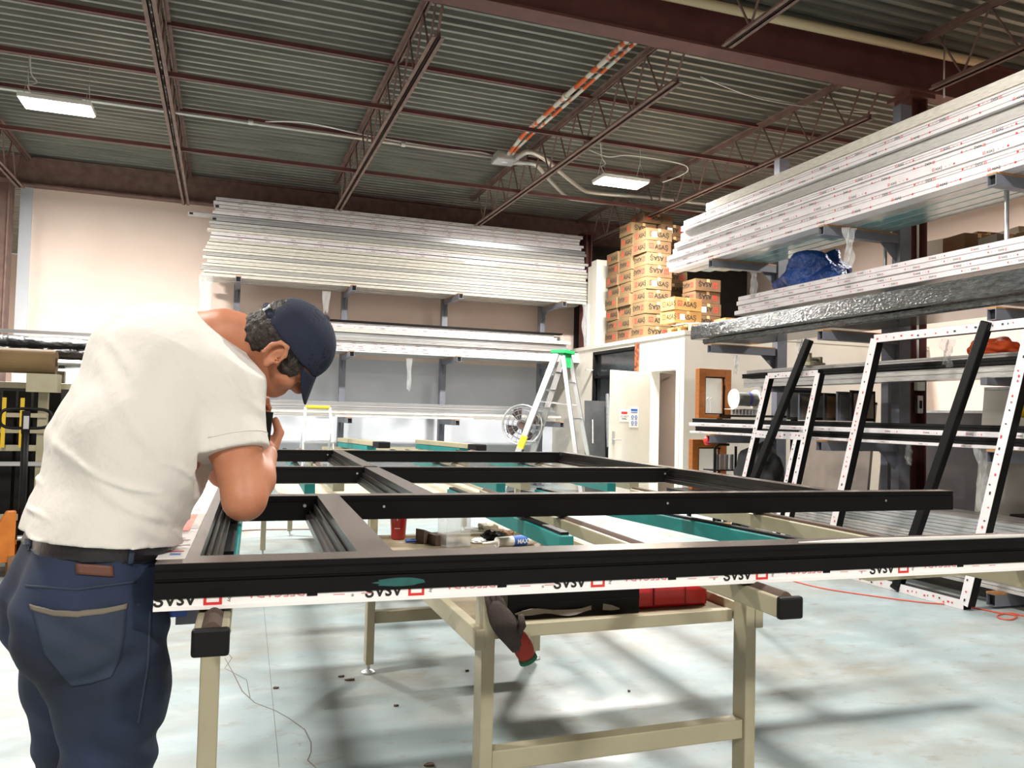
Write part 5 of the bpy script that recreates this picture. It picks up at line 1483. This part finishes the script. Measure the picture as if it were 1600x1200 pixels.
hip = J(138, 905, 1.80); waist = J(157, 845, 1.80); mid = J(217, 692, 1.87); chest = J(266, 590, 1.955); nbase = J(312, 530, 2.0)
shR = J(350, 600, 1.86); elR = J(382, 780, 1.80); wrR = J(414, 712, 1.92)
S0 = J(285, 565, 1.98); shL = S0 - Rb * .18; elL = J(352, 735, 2.2); wrL = J(395, 690, 2.13)
hC = J(452, 537, 2.03)
fh = .52 * cr - .78 * cu + .35 * cf; fh /= np.linalg.norm(fh)
uh = .82 * cr + .57 * cu + .053 * cf; uh -= fh * (uh @ fh); uh /= np.linalg.norm(uh); sh_ = np.cross(fh, uh)
HA = np.array((sh_, fh, uh))


def hp(x, y, z): return hC + sh_ * x + fh * y + uh * z


kR = J(170, 1190, 1.74); kL = J(118, 1190, 1.95)
hR = hip + Rb * .095 - Zb * .06; hL = hip - Rb * .095 - Zb * .06
aR = np.array((kR[0] - .02, kR[1] - .0, .09)); aL = np.array((kL[0] - .03, kL[1] + .02, .09))

man = thing('person', 'man in white t-shirt, jeans and navy cap bending over the black frame', 'person', (float(hip[0]), float(hip[1]), 0))
MO = Vector(man.location)


def put(o): o.location = -MO; return o


# body: one continuous skin surface
lo = np.minimum.reduce([hip, aR, aL, elR, hC, shL]) - .25; hi = np.maximum.reduce([hip, aR, aL, elR, hC, shL, elL, wrL]) + .25
lo[2] = 0.02
B = SDF(lo, hi, .0052)
for sgn in (-1, 1):
    B.chain([hip + Rb * sgn * .05, waist + Rb * sgn * .05, mid + Rb * sgn * .06, chest + Rb * sgn * .07], [.11, .10, .115, .11], .05)
B.cone(shR + (shL - shR) * .08, shL, .05, .05, .05)
B.chain([nbase, J(350, 524, 2.0), J(395, 532, 2.02)], [.07, .060, .060], .03)
B.chain([shR, (shR + elR) / 2, elR], [.062, .056, .046], .03); B.chain([elR, elR * .55 + wrR * .45, wrR], [.045, .046, .029], .018)
B.chain([shL, elL], [.06, .045], .03); B.chain([elL, elL * .5 + wrL * .5, wrL], [.044, .045, .028], .02)
B.chain([hR, kR, aR], [.075, .05, .04], .03); B.chain([hL, kL, aL], [.075, .05, .04], .03)
# head
B.ell(hp(0, -.008, .015), HA, (.076, .098, .088), .02)
B.ell(hp(0, .03, -.045), HA, (.06, .066, .075), .03); B.ell(hp(0, -.055, -.04), HA, (.056, .05, .05), .02)
B.ell(hp(0, .062, -.1), HA, (.035, .034, .028), .025)
B.cone(hp(0, .085, -.02), hp(0, .108, -.052), .011, .015, .012); B.ell(hp(.012, .1, -.056), HA, (.01, .012, .009), .008); B.ell(hp(-.012, .1, -.056), HA, (.01, .012, .009), .008)
B.cone(hp(.04, .078, -.008), hp(-.04, .078, -.008), .012, .012, .015)
for sgn in (-1, 1):
    B.ell(hp(.032 * sgn, .086, -.03), HA, (.016, .012, .011), .006, sub=True); B.ell(hp(.032 * sgn, .078, -.03), HA, (.013, .012, .010), .004)
    B.ell(hp(.045 * sgn, .055, -.055), HA, (.024, .03, .022), .02)
B.cone(hp(.022, .087, -.083), hp(-.022, .087, -.083), .007, .007, .01); B.cone(hp(.018, .084, -.094), hp(-.018, .084, -.094), .008, .008, .008)
for sgn in (1, -1):   # ears
    E0 = hp(.08 * sgn, -.012, -.03)
    B.ell(E0, np.array((sh_ * sgn * .85 - fh * .5, fh * .85 + sh_ * sgn * .5, uh)), (.009, .022, .034), .008)
    rim = [hp(.087 * sgn + .006, -.012 + .022 * math.cos(a) - .004, -.028 + .034 * math.sin(a)) for a in [(-.1 + .26 * i) * PI for i in range(0, 6)]]
    B.chain(rim, [.0055] * 6, .003)
    B.ell(hp(.092 * sgn, -.008, -.032), HA, (.008, .011, .016), .003, sub=True)
    B.ell(hp(.086 * sgn, -.004, -.062), HA, (.006, .009, .010), .006)


# hands closing round a small tool
def hand(S, w, d, up, side, curl=1.0):
    d = d / np.linalg.norm(d); side = side - d * (side @ d); side /= np.linalg.norm(side); nrm = np.cross(d, side)
    palm = w + d * .05
    S.ell(palm, np.array((side, d, nrm)), (.04, .052, .018), .015)
    for i, (o_, L_) in enumerate(((-.03, .068), (-.01, .078), (.01, .074), (.03, .058))):
        b0 = w + d * .088 + side * o_
        b1 = b0 + d * L_ * .42 + nrm * L_ * .18 * curl
        b2 = b1 + d * L_ * .08 + nrm * L_ * .42 * curl
        b3 = b2 - d * L_ * .22 * curl + nrm * L_ * .2
        S.chain([w + d * .055 + side * o_ * .8, b0, b1, b2, b3], [.011, .0105, .0095, .0085, .0075], .004)
    t0 = w + d * .025 - side * .032
    S.chain([t0, t0 - side * .02 + d * .03 + nrm * .02, t0 - side * .008 + d * .052 + nrm * .042], [.014, .0115, .009], .006)
    return palm + nrm * .034


dR = J(386, 652, 1.98) - wrR
gR = hand(B, wrR, dR, cu, -cf * .6 - cr * .5)
dL = J(405, 650, 2.12) - wrL
gL = hand(B, wrL, dL, cu, cr * .3 + cf)
body = put(B.mesh('body', M_skin, man)); del B

# t-shirt
lo = np.minimum.reduce([waist, mid, chest, shR, elR, shL]) - .3; hi = np.maximum.reduce([waist, mid, chest, shR, elR, shL, nbase]) + .22
T = SDF(lo, hi, .0045)
tail = J(145, 880, 1.80)
for sgn in (-1, 1):
    T.chain([tail + Rb * sgn * .062, waist + Rb * sgn * .066 - Fb * .006, mid + Rb * sgn * .08 - Fb * .012, chest + Rb * sgn * .085 - Fb * .01, nbase + Rb * sgn * .06], [.112, .132, .148, .150, .082], .06)
T.cone(shR, shL, .085, .085, .06)
T.ell(J(228, 545, 1.97), np.array((Rb, Fb, Zb)), (.17, .10, .10), .06)
slR = shR + (elR - shR) * .56; T.chain([shR - Zb * .0, slR], [.083, .074], .035); T.cone(shR - cr * .012, slR - cr * .026, .075, .066, .03)
slL = shL + (elL - shL) * .55; T.chain([shL, slL], [.083, .077], .035)
dsl = (elR - shR) / np.linalg.norm(elR - shR)


def folds(X, Y, Z):
    a = (X - mid[0]) * .8 + (Y - mid[1]) * .25; b = Z - mid[2]
    low = np.clip((mid[2] + .14 - Z) / .3, 0, 1); up = 1 - low
    u = a * .75 + b * .66 + .022 * np.sin(b * 11 + 2) + .012 * np.sin(a * 23 + Y * 9)
    v = a * .66 - b * .75
    ridge = np.maximum(0, np.sin(u * 62 + 1.6 * np.sin(v * 8 + 1))) ** 4 * np.maximum(0, np.sin(v * 13 + u * 22 + Y * 8 + .6))
    ridge2 = np.maximum(0, np.sin(u * 96 + 2.2 * np.sin(v * 12 + 2.5) + 1.3)) ** 5 * np.maximum(0, np.sin(v * 19 - u * 30 + Y * 17))
    hem = np.clip((waist[2] + .16 - Z) / .14, 0, 1)
    g = np.sin((a * .25 + b) * 95 + 3 * np.sin(a * 15)) * np.maximum(0, np.sin(a * 17 + 1.5)) * hem
    soft = np.sin((a * -.5 + b * .9) * 28 + 2 * np.sin(Y * 16))
    return -(.011 * ridge * (.45 + .55 * low) + .008 * ridge2 * (.35 + .65 * low) + .0055 * g + .002 * soft)


T.disp(folds)
# sleeve hems: cut across the arm, only near the arm
for (s0, e0, p0) in ((shR, elR, slR), (shL, elL, slL)):
    d = (e0 - s0) / np.linalg.norm(e0 - s0); Bk = T.block(p0 - .2, p0 + .2); sl, X, Y, Z = Bk
    pl_ = (X - p0[0]) * d[0] + (Y - p0[1]) * d[1] + (Z - p0[2]) * d[2] - .012
    rad = np.sqrt(np.maximum((X - p0[0]) ** 2 + (Y - p0[1]) ** 2 + (Z - p0[2]) ** 2 - (pl_ + .012) ** 2, 0))
    T.D[sl] = np.where(rad < .1, np.maximum(T.D[sl], pl_), T.D[sl])
ncut = .63 * cr + .77 * cu
T.cut(J(349, 525, 1.95), ncut); nb = Zb + .10 * Fb; nb /= np.linalg.norm(nb)
bc = J(140, 862, 1.80) + Zb * .03
T.cut(bc + nb * .008, -nb)
shirt = put(T.mesh('tshirt', M_shirt, man)); del T
# sleeve hem seam, laid on the sleeve surface
from mathutils.bvhtree import BVHTree


def bvh_of(o):
    me = o.data; return BVHTree.FromPolygons([v.co.copy() for v in me.vertices], [tuple(p.vertices) for p in me.polygons])


tshirt_tree = bvh_of(shirt)
a1 = np.cross(dsl, np.array((0, 0, 1.0))); a1 /= np.linalg.norm(a1); a2 = np.cross(dsl, a1); pts = []
for k in range(48):
    t = 2 * PI * k / 48; d_ = Vector(a1 * math.cos(t) + a2 * math.sin(t)); hit = tshirt_tree.ray_cast(Vector(slR - dsl * .018) + d_ * .2, -d_, .2)
    if hit[0] is not None and (hit[0] - Vector(slR - dsl * .018)).length < .098: pts.append(hit[0] + d_ * .0004)
put(MB().tube(pts, .0013, 5).build('sleeve_hem', M_shirt, man, smooth=True))

# jeans
lo = np.minimum.reduce([hip, aR, aL, hR]) - .24; hi = np.maximum.reduce([hip, waist, aR, aL]) + .24; lo[2] = .03
Q = SDF(lo, hi, .006)
for sgn in (-1, 1):
    Q.chain([waist + Rb * sgn * .066, hip + Rb * sgn * .075 - Zb * .01], [.133, .142], .05)
    Q.ell(hip + Rb * sgn * .085 - Fb * .052 - Zb * .075, np.array((Rb, Fb, Zb)), (.108, .108, .125), .05)
Q.chain([hR - Zb * .04 + cr * .015, hR * .5 + kR * .5 + cr * .02, kR, aR + Zb * .02], [.13, .112, .085, .088], .04)
Q.chain([hL - Zb * .04, hL * .5 + kL * .5, kL, aL + Zb * .02], [.125, .105, .085, .088], .04)


def jf(X, Y, Z):
    a = X * .9 + Y * .3; w = np.clip((.62 - Z) / .2, 0, 1) + np.exp(-((Z - .78) / .05) ** 2) * .6
    return -.011 * w * np.sin(Z * 70 + 3 * np.sin(a * 14 + Y * 6) + 1) * (.5 + .5 * np.sin(a * 17 + 2)) - .0035 * np.sin((Z * .7 + a) * 60 + 2 * np.sin(Z * 22))


Q.disp(jf); Q.cut(bc + nb * .016, nb)
jeans = put(Q.mesh('jeans', M_denim, man)); del Q


def patch(src, rows, name, m, off, nu=24, nv=24):
    """fabric patch laid on src; rows = outlines (left to right) from top to bottom, in frame pixels"""
    tree = bvh_of(src); q = MB(); O = Vector((0, 0, HC)); ok = True; nr = len(rows)

    def on_row(r_, t):
        n_ = len(r_) - 1; a_ = min(int(t * n_), n_ - 1); f_ = t * n_ - a_
        return (r_[a_][0] * (1 - f_) + r_[a_ + 1][0] * f_, r_[a_][1] * (1 - f_) + r_[a_ + 1][1] * f_)
    last = None
    for j in range(nv + 1):
        g = j / nv * (nr - 1); a_ = min(int(g), nr - 2); f_ = g - a_
        for i in range(nu + 1):
            p0 = on_row(rows[a_], i / nu); p1_ = on_row(rows[a_ + 1], i / nu)
            h_ = tree.ray_cast(O, ray(p0[0] * (1 - f_) + p1_[0] * f_, p0[1] * (1 - f_) + p1_[1] * f_).normalized(), 6)
            if h_[0] is None: q.v.append(last if last else (0, 0, 0)); continue
            last = tuple(h_[0] + h_[1] * off); q.v.append(last)
    q.f = [(j * (nu + 1) + i, (j + 1) * (nu + 1) + i, (j + 1) * (nu + 1) + i + 1, j * (nu + 1) + i + 1) for j in range(nv) for i in range(nu)]; q.m = [0] * len(q.f)
    o = q.build(name, m, man, smooth=True); o.location = -MO
    sd = o.modifiers.new('s', 'SOLIDIFY'); sd.thickness = off * 1.3; sd.offset = -1
    return o


patch(jeans, [[(48, 944), (85, 953), (122, 955), (160, 951), (198, 943)], [(62, 990), (100, 1000), (140, 1000), (194, 992)], [(72, 1022), (110, 1040), (150, 1040), (186, 1030)], [(88, 1042), (113, 1072), (142, 1068), (174, 1058)]], 'back_pocket', M_denimlight, .003)
patch(jeans, [[(48, 944), (85, 953), (122, 955), (160, 951), (198, 943)], [(50, 953), (86, 962), (122, 964), (160, 960), (197, 951)]], 'pocket_hem', mat('denim_thread', '#6f675a', .8), .0042, 24, 3)
patch(jeans, [[(40, 913), (120, 919), (212, 907)], [(40, 917), (120, 923), (212, 911)]], 'yoke_seam', M_denimlight, .0015, 30, 2)
patch(jeans, [[(233, 955), (237, 955)], [(229, 1040), (233, 1040)], [(214, 1130), (218, 1130)]], 'side_seam', M_denimlight, .0015, 2, 24)
# belt with loops, hip patch
lo2 = bc - .3; hi2 = bc + .3
L_ = SDF(lo2, hi2, .006)
for sgn in (-1, 1): L_.chain([waist + Rb * sgn * .066, hip + Rb * sgn * .075 - Zb * .01], [.137, .146], .05)
L_.cut(bc + nb * .014, nb); L_.cut(bc - nb * .024, -nb)
belt = put(L_.mesh('belt', M_belt, man)); del L_
for px in (46, 206):
    patch(belt, [[(px - 4, 848 + px * .09 - 10), (px + 4, 848 + px * .09 - 10)], [(px - 7, 877 + px * .08 - 8), (px + 1, 877 + px * .08 - 8)]], 'belt_loop', M_denimlight, .004, 3, 10)
patch(jeans, [[(118, 880), (176, 884)], [(120, 897), (178, 901)]], 'leather_patch', mat('brown_leather', '#5f3a2c', .6), .003, 8, 4)

# shoes
for k_, (a_, kk) in enumerate(((aR, kR), (aL, kL))):
    S = SDF(a_ - .3 * np.array((1, 1, .25)), a_ + .3 * np.array((1, 1, .4)), .006)
    S.lo[2] = 0.0 - .006
    ft = np.array((a_[0], a_[1], 0))
    S.chain([ft - Fb * .04 + Zb * .045, ft + Fb * .08 + Zb * .042, ft + Fb * .17 + Zb * .035], [.044, .046, .036], .03); S.cone(ft + Zb * .05, ft + Zb * .11, .045, .045, .03); S.cut((0, 0, .004), (0, 0, -1))
    put(S.mesh('shoe', M_black, man)); del S

# cap
C_ = SDF(hC - .2, hC + .2, .004)
C_.ell(hp(0, .0, .018), HA, (.087, .110, .098), 0)
C_.D = np.abs(C_.D + .003) - .003
C_.cut(hp(0, 0, .004), -uh)
# rear opening above the strap
C_.ell(hp(0, -.11, .03), HA, (.042, .05, .036), .004, sub=True)
C_.chain([hp(.045, -.09, .012), hp(.022, -.106, .012), hp(0, -.110, .012), hp(-.022, -.106, .012), hp(-.045, -.09, .012)], [.007] * 5, .004)
C_.ell(hp(0, .0, .116), HA, (.009, .009, .006), .002)
cap = put(C_.mesh('cap', M_cap, man)); del C_
q = MB(); nx, ny = 16, 8
for j in range(ny + 1):
    for i in range(nx + 1):
        t = -1 + 2 * i / nx; f = j / ny
        x = .078 * t * (1 - .08 * f); y0 = .108 * math.sqrt(max(0, 1 - (t * .86) ** 2)); y = y0 + f * .046 * math.sqrt(max(0.02, 1 - t * t * .96))
        z = .006 - .006 * t * t - f * .068 * math.sqrt(max(0.0, 1 - t * t * .97))
        q.v.append(tuple(hp(x, y, z)))
q.f = [(j * (nx + 1) + i, j * (nx + 1) + i + 1, (j + 1) * (nx + 1) + i + 1, (j + 1) * (nx + 1) + i) for j in range(ny) for i in range(nx)]; q.m = [0] * len(q.f)
br = q.build('cap_brim', M_cap, cap, smooth=True); sd = br.modifiers.new('s', 'SOLIDIFY'); sd.thickness = .004
q = MB().cbox(hp(.03, -.108, .014), (.014, .004, .02), Matrix((sh_, fh, uh)).transposed()); q.build('strap_buckle', M_alu, cap)
# hair
Hh = SDF(hC - .2, hC + .2, .004)
Hh.ell(hp(0, -.012, .012), HA, (.0805, .098, .089), 0)
Hh.ell(hp(0, -.06, -.04), HA, (.062, .055, .052), .02)
for sgn in (1, -1): Hh.ell(hp(.062 * sgn, .036, -.024), HA, (.016, .028, .03), .01)
X, Y, Z = Hh.all()
yl = (X - hC[0]) * fh[0] + (Y - hC[1]) * fh[1] + (Z - hC[2]) * fh[2]; zl = (X - hC[0]) * uh[0] + (Y - hC[1]) * uh[1] + (Z - hC[2]) * uh[2]; xl_ = (X - hC[0]) * sh_[0] + (Y - hC[1]) * sh_[1] + (Z - hC[2]) * sh_[2]
line = np.where(yl < -.03, -.09 - zl, np.where(yl < .012, -.012 - zl, -.052 - zl))          # lower hair line
front = np.maximum(yl - .058, line)
wig = .0018 * np.sin(xl_ * 260 + 3 * np.sin(zl * 120)) + .0018 * np.sin(yl * 210 + 2 * np.sin(xl_ * 150)) + .0012 * np.sin(zl * 330 + yl * 180)
Hh.D = np.maximum(np.maximum(Hh.D + wig, line * .7), yl - .064).astype(np.float32)
hair = put(Hh.mesh('hair', M_hair, man)); del Hh
# eyes and brows, small details on the face
for sgn in (1, -1):
    q = MB().lathe([(.001, .009), (.006, .007), (.009, .002), (.009, -.002)], 14, hp(.032 * sgn, .082, -.03), Matrix((sh_, uh, fh)).transposed()); put(q.build('eye', M_paper, man, smooth=True))
    q = MB().tube([Vector(hp(sgn * x_, y_, -.012 + z_)) for x_, y_, z_ in ((.014, .094, 0), (.03, .092, .004), (.05, .08, 0))], [.003, .004, .002], 6); put(q.build('eyebrow', M_hair, man))
# small black tool in the right hand
tl_ = thing('hand_tool', 'small black hand tool held by the man under his chin', 'hand tool', Vector(gR))
q = MB().cyl(Vector(cu * -.05 + cr * .0), Vector(cu * .045 + cr * .01), .012, .014, 12); q.build('handle', M_black, tl_)
q = MB().cyl(Vector(cu * -.05), Vector(cu * -.12 + cf * .01), .004, n=8); q.build('shank', M_alu, tl_)
